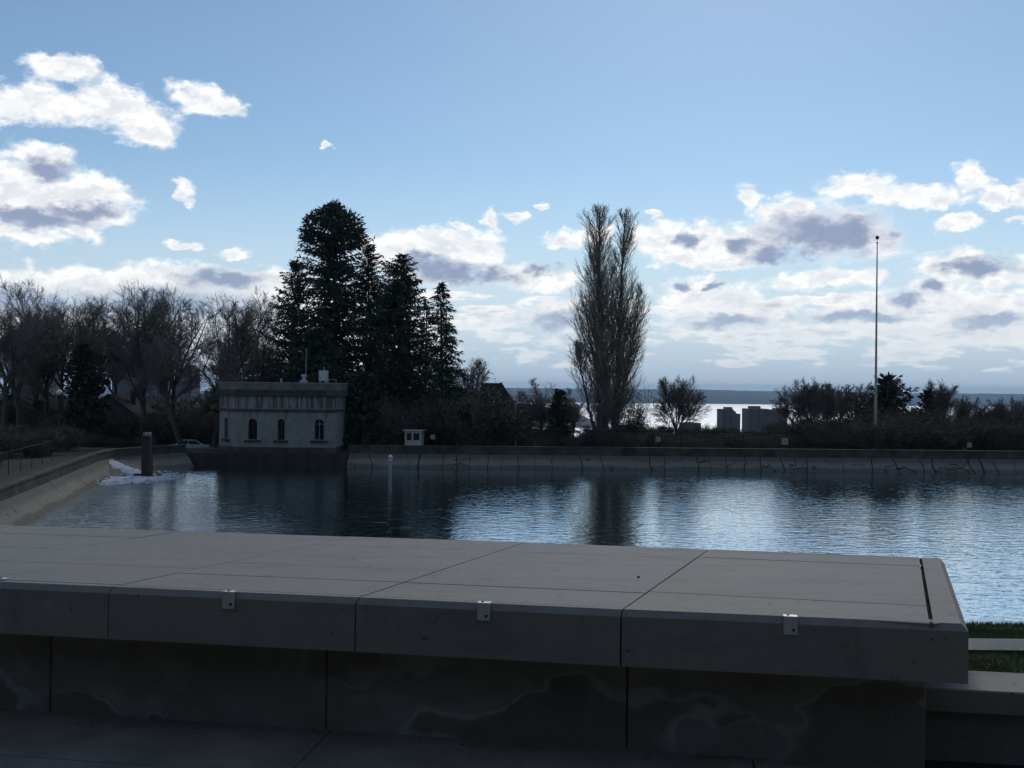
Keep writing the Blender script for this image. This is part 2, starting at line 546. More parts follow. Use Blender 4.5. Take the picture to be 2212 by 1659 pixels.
def wall_mat():
    """old concrete with pale lime bloom that has run down in wavy tide lines"""
    m = bpy.data.materials.new('stained_concrete')
    m.use_nodes = True
    N = NT(m.node_tree)
    b = m.node_tree.nodes['Principled BSDF']
    tc = N.n('ShaderNodeTexCoord')
    v = tc.outputs['Object']
    warp = N.vmath('MULTIPLY_ADD', N.noise(v, 1.6, 3, 0.5, out='Color'), (0.5, 0.5, 0.5), (-0.25, -0.25, -0.25))
    vw = N.vmath('ADD', v, warp)
    big = N.noise(N.mapping(vw, (0.85, 0.85, 1.7), loc=(0.35, 0.2, 0.15)), 1.35, 2.0, 0.45)
    tide = N.math('ABSOLUTE', N.math('SUBTRACT', big, 0.53))
    brk = N.noise(v, 14, 5, 0.7)
    line = N.smooth(N.math('MULTIPLY_ADD', brk, 0.045, tide), 0.020, 0.050, 1.0, 0.0)
    patchy = N.smooth(N.noise(v, 1.1, 3, 0.5), 0.38, 0.56)
    line = N.math('MULTIPLY', line, patchy)
    halo = N.math('MULTIPLY', N.smooth(N.math('SUBTRACT', 0.56, big), 0.0, 0.11), N.smooth(N.math('SUBTRACT', 0.56, big), 0.11, 0.2, 1.0, 0.0))
    line = N.math('MAXIMUM', line, N.math('MULTIPLY', N.math('MULTIPLY', halo, patchy), 0.35))
    drip = N.smooth(N.noise(N.mapping(v, (9, 9, 0.5)), 1.0, 4, 0.65), 0.60, 0.72)
    line = N.math('MAXIMUM', line, N.math('MULTIPLY', drip, 0.30))
    inner = N.smooth(big, 0.50, 0.60)
    grime = N.lin(N.noise(v, 6, 6, 0.65), 0.3, 0.7)
    c = N.mix(grime, (0.26, 0.237, 0.197), (0.36, 0.333, 0.285))
    c = N.mix(N.math('MULTIPLY', inner, 0.55), c, (0.185, 0.168, 0.142))
    c = N.mix(N.math('MULTIPLY', line, 0.62), c, (0.62, 0.605, 0.58))
    grit = N.lin(N.noise(v, 120, 3, 0.7), 0.3, 0.7)
    c = N.mix(N.math('MULTIPLY', grit, 0.35), c, (0.15, 0.137, 0.118))
    N.put(b.inputs['Base Color'], c)
    b.inputs['Roughness'].default_value = 0.9
    b.inputs['Specular IOR Level'].default_value = 0.2
    bn = N.n('ShaderNodeBump')
    bn.inputs['Strength'].default_value = 0.4
    bn.inputs['Distance'].default_value = 0.006
    N.link(N.noise(v, 45, 5, 0.65), bn.inputs['Height'])
    N.link(bn.outputs[0], b.inputs['Normal'])
    return m


def lining_mat():
    m = bpy.data.materials.new('lining_concrete')
    m.use_nodes = True
    N = NT(m.node_tree)
    b = m.node_tree.nodes['Principled BSDF']
    v = N.n('ShaderNodeNewGeometry').outputs['Position']
    sep = N.n('ShaderNodeSeparateXYZ')
    N.link(v, sep.inputs[0])
    z = sep.outputs[2]
    n1 = N.lin(N.noise(v, 0.35, 6, 0.6), 0.3, 0.7)
    n2 = N.lin(N.noise(v, 1.6, 5, 0.65), 0.3, 0.7)
    c = N.mix(n1, (0.195, 0.172, 0.138), (0.25, 0.225, 0.185))
    c = N.mix(N.math('MULTIPLY', n2, 0.35), c, (0.135, 0.118, 0.093))
    zz = N.math('ADD', z, N.math('MULTIPLY_ADD', N.noise(v, 0.5, 4, 0.6), 0.5, -0.25))
    wet = N.smooth(zz, -5.40, -5.28, 1.0, 0.0)               # algae line left by the water level
    c = N.mix(N.math('MULTIPLY', wet, 0.8), c, (0.10, 0.088, 0.066))
    grime = N.smooth(zz, -5.05, -4.68)                        # dirt washed from the rim
    c = N.mix(N.math('MULTIPLY', grime, 0.75), c, (0.085, 0.08, 0.07))
    spots = N.smooth(N.noise(v, 1.1, 2, 0.5), 0.69, 0.73)
    c = N.mix(N.math('MULTIPLY', spots, 0.8), c, (0.04, 0.036, 0.03))
    N.put(b.inputs['Base Color'], c)
    b.inputs['Roughness'].default_value = 0.9
    bn = N.n('ShaderNodeBump')
    bn.inputs['Strength'].default_value = 0.4
    bn.inputs['Distance'].default_value = 0.02
    N.link(N.noise(v, 6, 5, 0.65), bn.inputs['Height'])
    N.link(bn.outputs[0], b.inputs['Normal'])
    return m


def gatehouse_mat():
    """pale render with black water streaks hanging from the cornice and the string course"""
    m = bpy.data.materials.new('streaked_stucco')
    m.use_nodes = True
    N = NT(m.node_tree)
    b = m.node_tree.nodes['Principled BSDF']
    tc = N.n('ShaderNodeTexCoord')
    v = tc.outputs['Object']
    sep = N.n('ShaderNodeSeparateXYZ')
    N.link(v, sep.inputs[0])
    z = sep.outputs[2]
    st = N.noise(N.mapping(v, (3.0, 3.0, 0.12)), 1.0, 3, 0.6)
    frieze = N.math('MULTIPLY', N.smooth(st, 0.47, 0.54), N.smooth(z, 3.88, 3.98))
    st2 = N.noise(N.mapping(v, (2.3, 2.3, 0.16), loc=(7, 3, 0)), 1.0, 3, 0.6)
    below = N.math('MULTIPLY', N.smooth(st2, 0.52, 0.62), N.math('MULTIPLY', N.smooth(z, 2.2, 3.7), N.smooth(z, 3.86, 3.9, 1.0, 0.0)))
    n1 = N.lin(N.noise(v, 1.2, 6, 0.65), 0.3, 0.7)
    c = N.mix(n1, (0.185, 0.176, 0.160), (0.275, 0.263, 0.243))
    s = N.math('MAXIMUM', frieze, N.math('MULTIPLY', below, 0.75))
    c = N.mix(N.math('MULTIPLY', s, 0.85), c, (0.06, 0.06, 0.065))
    N.put(b.inputs['Base Color'], c)
    b.inputs['Roughness'].default_value = 0.9
    bn = N.n('ShaderNodeBump')
    bn.inputs['Strength'].default_value = 0.3
    bn.inputs['Distance'].default_value = 0.02
    N.link(N.noise(v, 9, 5, 0.6), bn.inputs['Height'])
    N.link(bn.outputs[0], b.inputs['Normal'])
    return m


def ground_mat():
    m = bpy.data.materials.new('ground')
    m.use_nodes = True
    N = NT(m.node_tree)
    b = m.node_tree.nodes['Principled BSDF']
    tc = N.n('ShaderNodeTexCoord')
    v = tc.outputs['Object']
    n1 = N.lin(N.noise(v, 0.25, 6, 0.65), 0.3, 0.7)
    n2 = N.lin(N.noise(v, 3.0, 5, 0.65), 0.3, 0.7)
    c = N.mix(n1, (0.024, 0.034, 0.013), (0.042, 0.040, 0.022))
    c = N.mix(N.math('MULTIPLY', n2, 0.5), c, (0.030, 0.025, 0.016))
    N.put(b.inputs['Base Color'], c)
    b.inputs['Roughness'].default_value = 0.95
    bn = N.n('ShaderNodeBump')
    bn.inputs['Strength'].default_value = 0.6
    bn.inputs['Distance'].default_value = 0.05
    N.link(N.noise(v, 8, 4, 0.6), bn.inputs['Height'])
    N.link(bn.outputs[0], b.inputs['Normal'])
    return m


def pool_mat():
    m = bpy.data.materials.new('reservoir_water')
    m.use_nodes = True
    N = NT(m.node_tree)
    b = m.node_tree.nodes['Principled BSDF']
    tc = N.n('ShaderNodeTexCoord')
    v = tc.outputs['Object']
    sep = N.n('ShaderNodeSeparateXYZ')
    N.link(v, sep.inputs[0])
    x, y, _ = sep.outputs
    # air bubbles carried from the inlet make a milky plume that spreads towards the dam
    edge = N.math('MULTIPLY_ADD', N.math('SUBTRACT', 79.0, y), 0.50, -25.6)
    wob = N.math('MULTIPLY_ADD', N.noise(v, 0.22, 4, 0.6), 9.0, -4.5)
    side = N.math('ADD', N.math('SUBTRACT', x, edge), wob)
    plume = N.math('MULTIPLY', N.smooth(side, -3.5, 1.5, 1.0, 0.0), N.lin(N.noise(N.mapping(v, (0.3, 1.2, 1)), 0.6, 4, 0.6), 0.2, 0.6, 0.75, 1.0))
    fade = N.smooth(y, 30, 78, 0.62, 1.0)
    plume = N.math('MULTIPLY', plume, fade)
    c = N.mix(plume, (0.006, 0.024, 0.030), (0.23, 0.245, 0.25))
    N.put(b.inputs['Base Color'], c)
    N.put(b.inputs['Roughness'], N.lin(plume, 0, 1, 0.06, 0.30))
    b.inputs['IOR'].default_value = 1.45
    b.inputs['Specular IOR Level'].default_value = 0.5
    w1 = N.noise(N.mapping(v, (0.75, 1.5, 1), rot=(0, 0, 0.18)), 1.25, 2, 0.5, 0.5)
    w2 = N.noise(N.mapping(v, (0.9, 1.5, 1), rot=(0, 0, -0.25)), 3.4, 2, 0.5, 0.3)
    h = N.math('MULTIPLY_ADD', w2, 0.40, w1)
    gust = N.lin(N.noise(v, 0.07, 3, 0.5), 0.3, 0.7, 0.6, 1.15)
    h = N.math('MULTIPLY', h, gust)
    bn = N.n('ShaderNodeBump')
    bn.inputs['Strength'].default_value = 1.0
    bn.inputs['Distance'].default_value = 0.042
    N.link(h, bn.inputs['Height'])
    N.link(bn.outputs[0], b.inputs['Normal'])
    gl = N.n('ShaderNodeBsdfGlossy')
    gl.inputs['Color'].default_value = (0.84, 0.94, 0.99, 1)
    gl.inputs['Roughness'].default_value = 0.05
    N.link(bn.outputs[0], gl.inputs['Normal'])
    mx = N.n('ShaderNodeMixShader')
    N.put(mx.inputs[0], N.lin(plume, 0, 1, 0.76, 0.30))
    N.link(b.outputs[0], mx.inputs[1])
    N.link(gl.outputs[0], mx.inputs[2])
    out = next(n for n in m.node_tree.nodes if n.type == 'OUTPUT_MATERIAL')
    N.link(mx.outputs[0], out.inputs[0])
    return m


def sea_mat():
    m = bpy.data.materials.new('sound_water')
    m.use_nodes = True
    N = NT(m.node_tree)
    b = m.node_tree.nodes['Principled BSDF']
    tc = N.n('ShaderNodeTexCoord')
    v = tc.outputs['Object']
    streak = N.noise(N.mapping(v, (0.0004, 0.004, 1)), 1.0, 5, 0.6)
    N.put(b.inputs['Base Color'], (0.75, 0.78, 0.82))
    b.inputs['Metallic'].default_value = 0.75
    N.put(b.inputs['Roughness'], N.lin(streak, 0.35, 0.65, 0.46, 0.60))
    b.inputs['IOR'].default_value = 1.333
    return m


def foam_mat():
    return mat('foam', (0.62, 0.66, 0.70), 0.7, 0.25, 1.5, 0.8, 6, 0.06)


M['granite'] = stone_mat()
M['wall'] = wall_mat()
M['lining'] = lining_mat()
M['stucco'] = gatehouse_mat()
M['ground'] = ground_mat()
M['pool'] = pool_mat()
M['sea'] = sea_mat()
M['foam'] = foam_mat()
M['paving'] = mat('paving', (0.205, 0.183, 0.150), 0.92, 0.3, 3, 0.4, 50, 0.004)

# ------------------------------------------------------------------ terrain
Z_WATER, Z_TOE, Z_PAR = -5.62, -4.5, -3.72
# line where the concrete slope meets the upright parapet, counter-clockwise from the near left
POLY = [(-18.9, 20.5), (-25.6, 50.0), (-31.6, 76.5), (-32.0, 80.5), (-30.4, 84.6), (-28.4, 87.3), (-25.7, 87.6),
        (-14.4, 87.6), (-14.35, 88.4), (20.0, 89.2), (80.0, 90.6), (80.0, 24.0), (10.0, 24.0)]


def inside(px, py, poly=POLY):
    c = np.zeros(px.shape, bool)
    n = len(poly)
    for i in range(n):
        x0, y0 = poly[i]
        x1, y1 = poly[(i + 1) % n]
        cond = ((y0 > py) != (y1 > py)) & (px < (x1 - x0) * (py - y0) / (y1 - y0 + 1e-12) + x0)
        c ^= cond
    return c


def dist_poly(px, py, poly=POLY):
    d = np.full(px.shape, 1e9)
    n = len(poly)
    for i in range(n):
        a = np.array(poly[i])
        b = np.array(poly[(i + 1) % n])
        ab = b - a
        t = np.clip(((px - a[0]) * ab[0] + (py - a[1]) * ab[1]) / (ab @ ab), 0, 1)
        d = np.minimum(d, np.hypot(px - a[0] - t * ab[0], py - a[1] - t * ab[1]))
    return d


def ground_h(x, y):
    x = np.asarray(x, float)
    y = np.asarray(y, float)
    z = np.full(np.broadcast(x, y).shape, -0.06)
    down = np.clip((y - 5.2) / (18.2 - 5.2), 0, 1)
    z = np.where(y > 5.2, -0.35 - (3.35) * down, z)
    far = np.clip(y - 86, 0, None)
    side = np.clip(-25 - x, 0, None)
    r = np.hypot(x, np.clip(y, 0, None))
    past = np.clip(r - 112, 0, None)
    azd = np.degrees(np.arctan2(x, np.maximum(y, 1e-3)))
    slope = np.interp(azd, [-60, -12, -5, 90], [0.018, 0.024, 0.0495, 0.0495])
    zf = -4.35 - past * slope - 8.5 * np.clip(past / 80, 0, 1) ** 1.5 * (azd > -12)
    zf = np.maximum(zf, np.where(azd < -10, -95.0, -140.0))
    lowroad = np.exp(-((x + 36) / 9) ** 2 - ((y - 105) / 8) ** 2) * 1.5
    zf = zf - lowroad
    w = np.clip((y - 20) / 12, 0, 1)
    z = np.where(y > 20, z * (1 - w) + zf * w, z)
    wl = np.clip((-30 - x) / 20, 0, 1) * np.clip((y + 5) / 20, 0, 1)
    z = z * (1 - wl) + np.where(y > 20, zf, -4.35) * wl * 1.0
    return z


def gz(x, y):
    return float(ground_h(np.array([x]), np.array([y]))[0])


def build_terrain():
    xs = np.concatenate([-np.geomspace(12500, 62, 34), np.arange(-60, 90.1, 1.0), np.geomspace(92, 12500, 34)])
    ys = np.concatenate([-np.geomspace(9000, 32, 24), np.arange(-30, 130.1, 1.0), np.geomspace(132, 12500, 46)])
    gx, gy = np.meshgrid(xs, ys)
    z = ground_h(gx, gy)
    ins = inside(gx, gy)
    dd = dist_poly(gx, gy)
    rng = np.random.default_rng(3)
    outside_bumps = rng.normal(0, 0.02, gx.shape) * (np.hypot(gx, gy) < 160)
    z = np.where(ins, -8.0, z + np.where(gy > 6, outside_bumps, 0))
    z = np.where(~ins & (dd < 0.75), np.minimum(z, -5.3), z)
    ny, nx = gx.shape
    V = np.stack([gx.ravel(), gy.ravel(), z.ravel()], 1)
    i = np.arange(ny * nx).reshape(ny, nx)
    F = np.stack([i[:-1, :-1].ravel(), i[:-1, 1:].ravel(), i[1:, 1:].ravel(), i[1:, :-1].ravel()], 1)
    o = link_mesh('ground', np_mesh('ground', V, F, M['ground'], True))
    tag(o, 'dark winter ground around the reservoir falling away to the sea', kind='structure')
    # the sound far below
    s = MB().face([(-3000, 1500, -130.8), (12300, 1500, -130.8), (12300, 12300, -130.8), (-3000, 12300, -130.8)]).build('sea', M['sea'])
    tag(s, 'bright band of sunlit sea below the far shore', kind='structure')
    # reservoir water
    w = MB().face([(-34, 21, Z_WATER), (82, 21, Z_WATER), (82, 91, Z_WATER), (-34, 91, Z_WATER)]).build('reservoir_water', M['pool'])
    tag(w, 'rippled dark blue reservoir water', kind='structure')
    # far shore and nearer headland
    rng = np.random.default_rng(5)

    def ridge(name, label, x0, x1, n, y0, depth, top, m_):
        xs = np.linspace(x0, x1, n)
        prof = [(0, 0.0), (0.03, 0.35), (0.12, 0.62), (0.35, 0.9), (0.6, 1.0), (1, 0.85)]
        V = []
        for i_, x in enumerate(xs):
            t = top(x, i_)
            for (s_, h) in prof:
                V.append((x, y0 + s_ * depth + rng.normal(0, 8) * (s_ > 0), -131.5 + max(0.5, t + rng.normal(0, 1.6)) * h))
        k = len(prof)
        idx = np.arange(n * k).reshape(n, k)
        F = np.stack([idx[:-1, :-1].ravel(), idx[1:, :-1].ravel(), idx[1:, 1:].ravel(), idx[:-1, 1:].ravel()], 1)
        o = link_mesh(name, np_mesh(name, np.array(V), F, m_, True))
        return tag(o, label, kind='structure')

    ridge('far_shore', 'long blue wooded shore across the water', -2500, 8200, 420, 8650, 3000,
          lambda x, i_: 116 + 5 * math.sin(x / 900) + 3 * math.sin(x / 260 + 1) - 5 * (x > 2500) * min(1, (x - 2500) / 2500), M['hill'])
    ridge('headland', 'hazy wooded headland left of the bare poplar', -620, 330, 130, 3250, 1500,
          lambda x, i_: 104 * max(0.02, min(1, (330 - x) / 560)) ** 0.8 + 4 * math.sin(x / 60), M['hill'])


build_terrain()

# ------------------------------------------------------------------ basin lining, parapet, gatehouse footing


def lerp(a, b, t):
    return np.asarray(a) * (1 - t) + np.asarray(b) * t


def build_basin():
    rng = random.Random(11)
    root = MB()
    n = len(POLY)
    run = 1.45
    # bitumen underlay: runs from the toe line down under the water
    def inward(i):
        a, b = np.array(POLY[i]), np.array(POLY[i + 1])
        d = (b - a) / np.linalg.norm(b - a)
        return np.array((d[1], -d[0]))       # basin lies to the right of travel (clockwise outline)

    segs = [0, 1, 2, 3, 4, 8, 9]             # sloped stretches; 5..7 is the upright gatehouse footing
    toes = {}
    for i in segs:
        nn = inward(i)
        toes[i] = nn
    def corner_in(i, k):
        """inward offset at vertex k of segment i, mitred with a sloped neighbour"""
        me_ = toes[i]
        other = toes.get(i - 1) if k == i else toes.get(i + 1)
        if other is None:
            return me_
        m_ = me_ + other
        m_ = m_ / np.linalg.norm(m_)
        return m_ / max(0.5, m_ @ me_)
    low = 1.8 / 1.4 * run
    for i in segs:
        a, b = np.array(POLY[i]), np.array(POLY[i + 1])
        ia, ib = corner_in(i, i), corner_in(i, i + 1)
        root.face([(*a, Z_TOE), (*(a + ia * low), Z_TOE - 1.8), (*(b + ib * low), Z_TOE - 1.8), (*b, Z_TOE)])
    under = root.build('basin_lining', M['tar'])
    tag(under, 'sloping concrete lining of the reservoir with tarred joints', kind='structure')

    def panel(i, t0, t1, s0, s1, name='concrete_panel'):
        """t = place along segment at the toe (bottom uses s), wavy edges"""
        a, b = np.array(POLY[i]), np.array(POLY[i + 1])
        ia, ib = corner_in(i, i), corner_in(i, i + 1)
        Vt, rows = [], 5
        up = np.array([0, 0, 0.035])
        pts = []
        for r in range(rows + 1):
            h = r / rows
            row = []
            for (tt, ss) in ((t0, s0), (t1, s1)):
                u = tt * (1 - h) + ss * h
                p = lerp(a, b, u) + lerp(ia, ib, u) * low * h
                row.append(np.array((p[0], p[1], Z_TOE - 1.8 * h)))
            pts.append(row)
        return pts

    def make(i, cuts):
        """cuts: list of (t_top, t_bottom, half gap in m, seed)"""
        a, b = np.array(POLY[i]), np.array(POLY[i + 1])
        L = np.linalg.norm(b - a)
        wav = []
        for c in cuts:
            r_ = random.Random(c[3])
            wav.append([r_.uniform(-1, 1) * c[4] / L for _ in range(6)])
        for k in range(len(cuts) - 1):
            c0, c1 = cuts[k], cuts[k + 1]
            pts = panel(i, c0[0], c1[0], c0[1], c1[1])
            d = np.array((*(b - a) / L, 0))
            V, F = [], []
            for r in range(6):
                l = pts[r][0] + d * (wav[k][r] * L + c0[2] * (0.6 + 0.8 * random.Random(c0[3] + r).random()))
                q = pts[r][1] + d * (wav[k + 1][r] * L - c1[2] * (0.6 + 0.8 * random.Random(c1[3] + r + 50).random()))
                nn = toes[i]
                off = np.array((nn[0] * 0.02, nn[1] * 0.02, 0.035))
                dead = np.array((0, 0, rng.uniform(-0.008, 0.008)))
                V += [l + off + dead, q + off + dead, l - off * 0.5, q - off * 0.5]
            for r in range(5):
                o = r * 4
                F += [(o, o + 4, o + 5, o + 1), (o + 2, o + 6, o + 4, o), (o + 1, o + 5, o + 7, o + 3)]
            F += [(0, 1, 3, 2)]
            me = bpy.data.meshes.new('concrete_panel')
            me.from_pydata([tuple(v) for v in V], [], F)
            me.materials.append(M['lining'])
            link_mesh('concrete_panel', me, under)

    # joints of the far side, read along the wall in the photograph
    J = [862, 899, 994, 1024, 1083, 1112, 1144, 1193, 1227, 1262, 1300, 1347, 1372, 1416, 1467, 1518, 1556, 1589, 1625, 1671,
         1706, 1738, 1779, 1826, 1864, 1913, 1948, 1980, 2025, 2070, 2143, 2196, 2261, 2292, 2322, 2365, 2383, 2414, 2446, 2497]
    xs = [on_y(j * 0.4096, 462, 87.9)[0] for j in J]
    xs = [x for x in xs]
    x = xs[-1]
    while x < 78:
        x += rng.uniform(1.6, 3.2)
        xs.append(x)
    for i in (8, 9):
        a, b = np.array(POLY[i]), np.array(POLY[i + 1])
        L = np.linalg.norm(b - a)
        cuts = [(0.0, 0.0, 0.0, 1, 0.0)]
        for k, x in enumerate(xs):
            t = (x - a[0]) / (b[0] - a[0])
            if 0.012 < t < 0.988:
                lean = rng.uniform(-0.25, 0.55) if x < 20 else rng.uniform(-0.5, 0.4)
                gap = rng.choice([0.02, 0.03, 0.035, 0.05, 0.09])
                cuts.append((t, t + lean / L, gap, 100 + k * 7, rng.choice([0.04, 0.09, 0.16])))
        cuts.append((1.0, 1.0, 0.0, 2, 0.0))
        cuts.sort()
        make(i, cuts)
    for i, step in ((0, 6.0), (1, 6.0), (2, 4.2), (3, 4.5), (4, 3.4)):
        a, b = np.array(POLY[i]), np.array(POLY[i + 1])
        L = np.linalg.norm(b - a)
        m_ = max(1, round(L / step))
        cuts = [(k / m_, k / m_, 0.012 if 0 < k < m_ else 0.0, 300 + i * 40 + k, 0.02 if 0 < k < m_ else 0.0) for k in range(m_ + 1)]
        make(i, cuts)
    # tarred cracks running across panels of the far side
    for k in range(15):
        i = 9 if k > 3 else 8
        a, b = np.array(POLY[i]), np.array(POLY[i + 1])
        L = np.linalg.norm(b - a)
        t = rng.uniform(0.03, 0.6 if i == 9 else 0.95)
        h = rng.uniform(0.25, 0.6)
        V, F = [], []
        for s in range(6):
            u = t + (s / 5) * rng.uniform(0.9, 1.1) * rng.choice([1.2, 1.8]) / L
            hh = min(0.78, max(0.1, h + (s / 5) * rng.uniform(-0.25, 0.3)))
            p = lerp(a, b, u) + toes[i] * low * hh
            w = rng.uniform(0.02, 0.055)
            for sg in (-1, 1):
                V.append((p[0] + toes[i][0] * (0.045 + sg * w * 0.7), p[1] + toes[i][1] * (0.045 + sg * w * 0.7), Z_TOE - 1.8 * hh + 0.055 - sg * w))
        for s in range(5):
            F.append((2 * s, 2 * s + 1, 2 * s + 3, 2 * s + 2))
        me = bpy.data.meshes.new('tar_crack')
        me.from_pydata(V, [], F)
        me.materials.append(M['tar'])
        link_mesh('tar_crack', me, under)

    # upright parapet, one run of wall with a capping
    def wall_run(idx, name, label, ztop, th=0.45, zbot=-6.4):
        e = empty(name, (*POLY[idx[0]], ztop - 1.0))
        body, cap = MB(), MB()
        ox, oy, oz = e.location
        pts = [np.array(POLY[k]) for k in idx]
        nrm = []
        for k in range(len(pts) - 1):
            d = pts[k + 1] - pts[k]
            d = d / np.linalg.norm(d)
            nrm.append(np.array((-d[1], d[0])))
        offs = []
        for k in range(len(pts)):
            c = [nrm[j] for j in (k - 1, k) if 0 <= j < len(nrm)]
            m_ = sum(c) / np.linalg.norm(sum(c))
            offs.append(m_ / max(0.5, m_ @ c[0]))
        for k in range(len(pts) - 1):
            def quad(i0, o0, o1):
                return None
            a, b, oa, ob = pts[k], pts[k + 1], offs[k], offs[k + 1]
            def P4(f, g):
                q = [a + oa * f, b + ob * f, b + ob * g, a + oa * g]
                return [(p[0] - ox, p[1] - oy) for p in q]
            body.prism(P4(-0.0, th), zbot - oz, ztop - 0.12 - oz)
            cap.prism(P4(-0.06, th + 0.08), ztop - 0.12 - oz + 0.002, ztop - oz)
        body.build('wall', M['parapet'], e)
        cap.build('capping', M['parapet'], e)
        tag(e, label, 'wall')
        return e

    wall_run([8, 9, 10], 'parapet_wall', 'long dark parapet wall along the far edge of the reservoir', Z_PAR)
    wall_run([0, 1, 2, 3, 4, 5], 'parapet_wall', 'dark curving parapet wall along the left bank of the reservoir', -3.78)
    # footing under the gatehouse
    f = MB()
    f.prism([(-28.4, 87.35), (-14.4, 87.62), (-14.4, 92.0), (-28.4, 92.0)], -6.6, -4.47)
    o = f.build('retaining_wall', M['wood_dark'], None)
    tag(o, 'dark retaining wall standing in the water under the gatehouse', 'wall')
    # inlet: a concrete chute with a tongue of white water
    e = empty('inlet_chute', (-31.5, 77.5, -5.0))
    a, b = on_y(99, 461.5, 78.6), on_y(110, 480, 75.0)
    c, d = on_y(124, 459.5, 80.0), on_y(166, 476, 76.2)
    L = [p - np.array(e.location) for p in (a, b, d, c)]

    def bil(t, u):
        return (L[0] * (1 - t) + L[1] * t) * (1 - u) + (L[3] * (1 - t) + L[2] * t) * u
    mb = MB()
    for k in range(6):
        for s_ in range(6):
            mb.face([bil(*q) + (0, 0, 0.04 * math.sin(3 * q[0] + 5 * q[1])) for q in ((k / 6, s_ / 6), ((k + 1) / 6, s_ / 6), ((k + 1) / 6, (s_ + 1) / 6), (k / 6, (s_ + 1) / 6))])
    mb.build('ramp', M['lining'], e, True)
    rr = np.random.default_rng(6)
    NT_, NU = 26, 14
    hgt = rr.random((NT_ + 1, NU + 1))
    V = []
    for k in range(NT_ + 1):
        t = k / NT_
        lo = 0.12 + 0.22 * t + 0.05 * math.sin(11 * t) + 0.09 * rr.random()
        hi = 0.62 + 0.32 * t + 0.04 * math.sin(8 * t + 1) - 0.10 * rr.random()
        for q in range(NU + 1):
            f = q / NU
            V.append(tuple(bil(t * 0.98, lo + (hi - lo) * f) + (0, 0, 0.045 + (0.03 + 0.09 * t) * max(0.0, math.sin(math.pi * f)) ** 0.5 * (0.3 + 1.2 * hgt[k, q]) - 0.05 * (q in (0, NU)))))
    idx = np.arange((NT_ + 1) * (NU + 1)).reshape(NT_ + 1, NU + 1)
    F = np.stack([idx[:-1, :-1].ravel(), idx[1:, :-1].ravel(), idx[1:, 1:].ravel(), idx[:-1, 1:].ravel()], 1)
    link_mesh('water_sheet', np_mesh('water_sheet', V, F, M['foam'], True), e)
    tag(e, 'pale concrete inlet chute spilling water into the reservoir corner', 'spillway')
    # foam at the foot of the chute
    rng2 = np.random.default_rng(4)
    nx_, ny_ = 46, 30
    V = []
    cx, cyy = on_z(133, 479.5, Z_WATER)[:2]
    for j in range(ny_):
        for i_ in range(nx_):
            u, v_ = i_ / (nx_ - 1) * 2 - 1, j / (ny_ - 1) * 2 - 1
            rr = min(1, math.hypot(u, v_))
            edge = 1 + 0.18 * math.sin(5 * math.atan2(v_, u)) + 0.1 * math.sin(9 * math.atan2(v_, u) + 1)
            h = max(0, 1 - rr) ** 0.6 * (0.15 + 0.13 * rng2.random()) - 0.03
            V.append((cx + u * 2.1 * edge + v_ * 0.7, cyy + v_ * 3.4 * edge, Z_WATER + 0.012 + h))
    idx = np.arange(nx_ * ny_).reshape(ny_, nx_)
    F = np.stack([idx[:-1, :-1].ravel(), idx[:-1, 1:].ravel(), idx[1:, 1:].ravel(), idx[1:, :-1].ravel()], 1)
    V = np.array(V)
    nd = 900                                            # thrown drops and torn edges of foam
    ang, rad = rng2.uniform(0, 6.28, nd), rng2.uniform(0.75, 1.45, nd)
    c = np.stack([cx + np.cos(ang) * 2.1 * rad + np.sin(ang) * .7, cyy + np.sin(ang) * 3.4 * rad, Z_WATER + 0.015 + 0.3 * rng2.random(nd) ** 4], 1)
    sz = rng2.uniform(0.02, 0.11, nd) * (1.6 - rad * .6)
    q = np.stack([c + np.stack([-sz, -sz * 1.6, 0 * sz], 1), c + np.stack([sz, -sz, 0 * sz], 1), c + np.stack([sz * .8, sz * 1.5, sz * .5], 1), c + np.stack([-sz, sz, sz * .4], 1)], 1).reshape(-1, 3)
    F = np.concatenate([F, np.arange(len(V), len(V) + 4 * nd).reshape(-1, 4)])
    V = np.concatenate([V, q])
    o = link_mesh('foam', np_mesh('foam', V, F, M['foam'], True))
    tag(o, 'white churning foam where the inlet meets the water', kind='stuff')


build_basin()

# ------------------------------------------------------------------ terrace in the foreground: slab, wall, paving


def block(name, plan, z0, z1, parent, material, front=None, right=None, cham=0.024, small=0.003, side_last=False):
    """stone block: plan is [near left, near right, far right, far left] in world xy, minus the parent's place"""
    ox, oy, oz = parent.location
    mb = MB().prism([(p[0] - ox, p[1] - oy) for p in plan], z0 - oz, z1 - oz)
    me = mb.mesh(name, material)
    bm = bmesh.new()
    bm.from_mesh(me)
    bm.verts.ensure_lookup_table()
    # verts 4..7 are the top: 4-5 front, 5-6 right
    def E(a, b):
        return next(e for e in bm.edges if {e.verts[0].index, e.verts[1].index} == {a, b})
    big = []
    if front:
        big.append(E(4, 5))
    if right:
        big.append(E(5, 6))
    rest = [e for e in (E(4, 5), E(5, 6), E(6, 7), E(7, 4)) if e not in big]
    if big:
        bmesh.ops.bevel(bm, geom=big, offset=cham, segments=1, affect='EDGES')
    bm.to_mesh(me)
    bm.free()
    return link_mesh(name, me, parent)


Z_TOP, Z_BOT = 0.66, 0.415


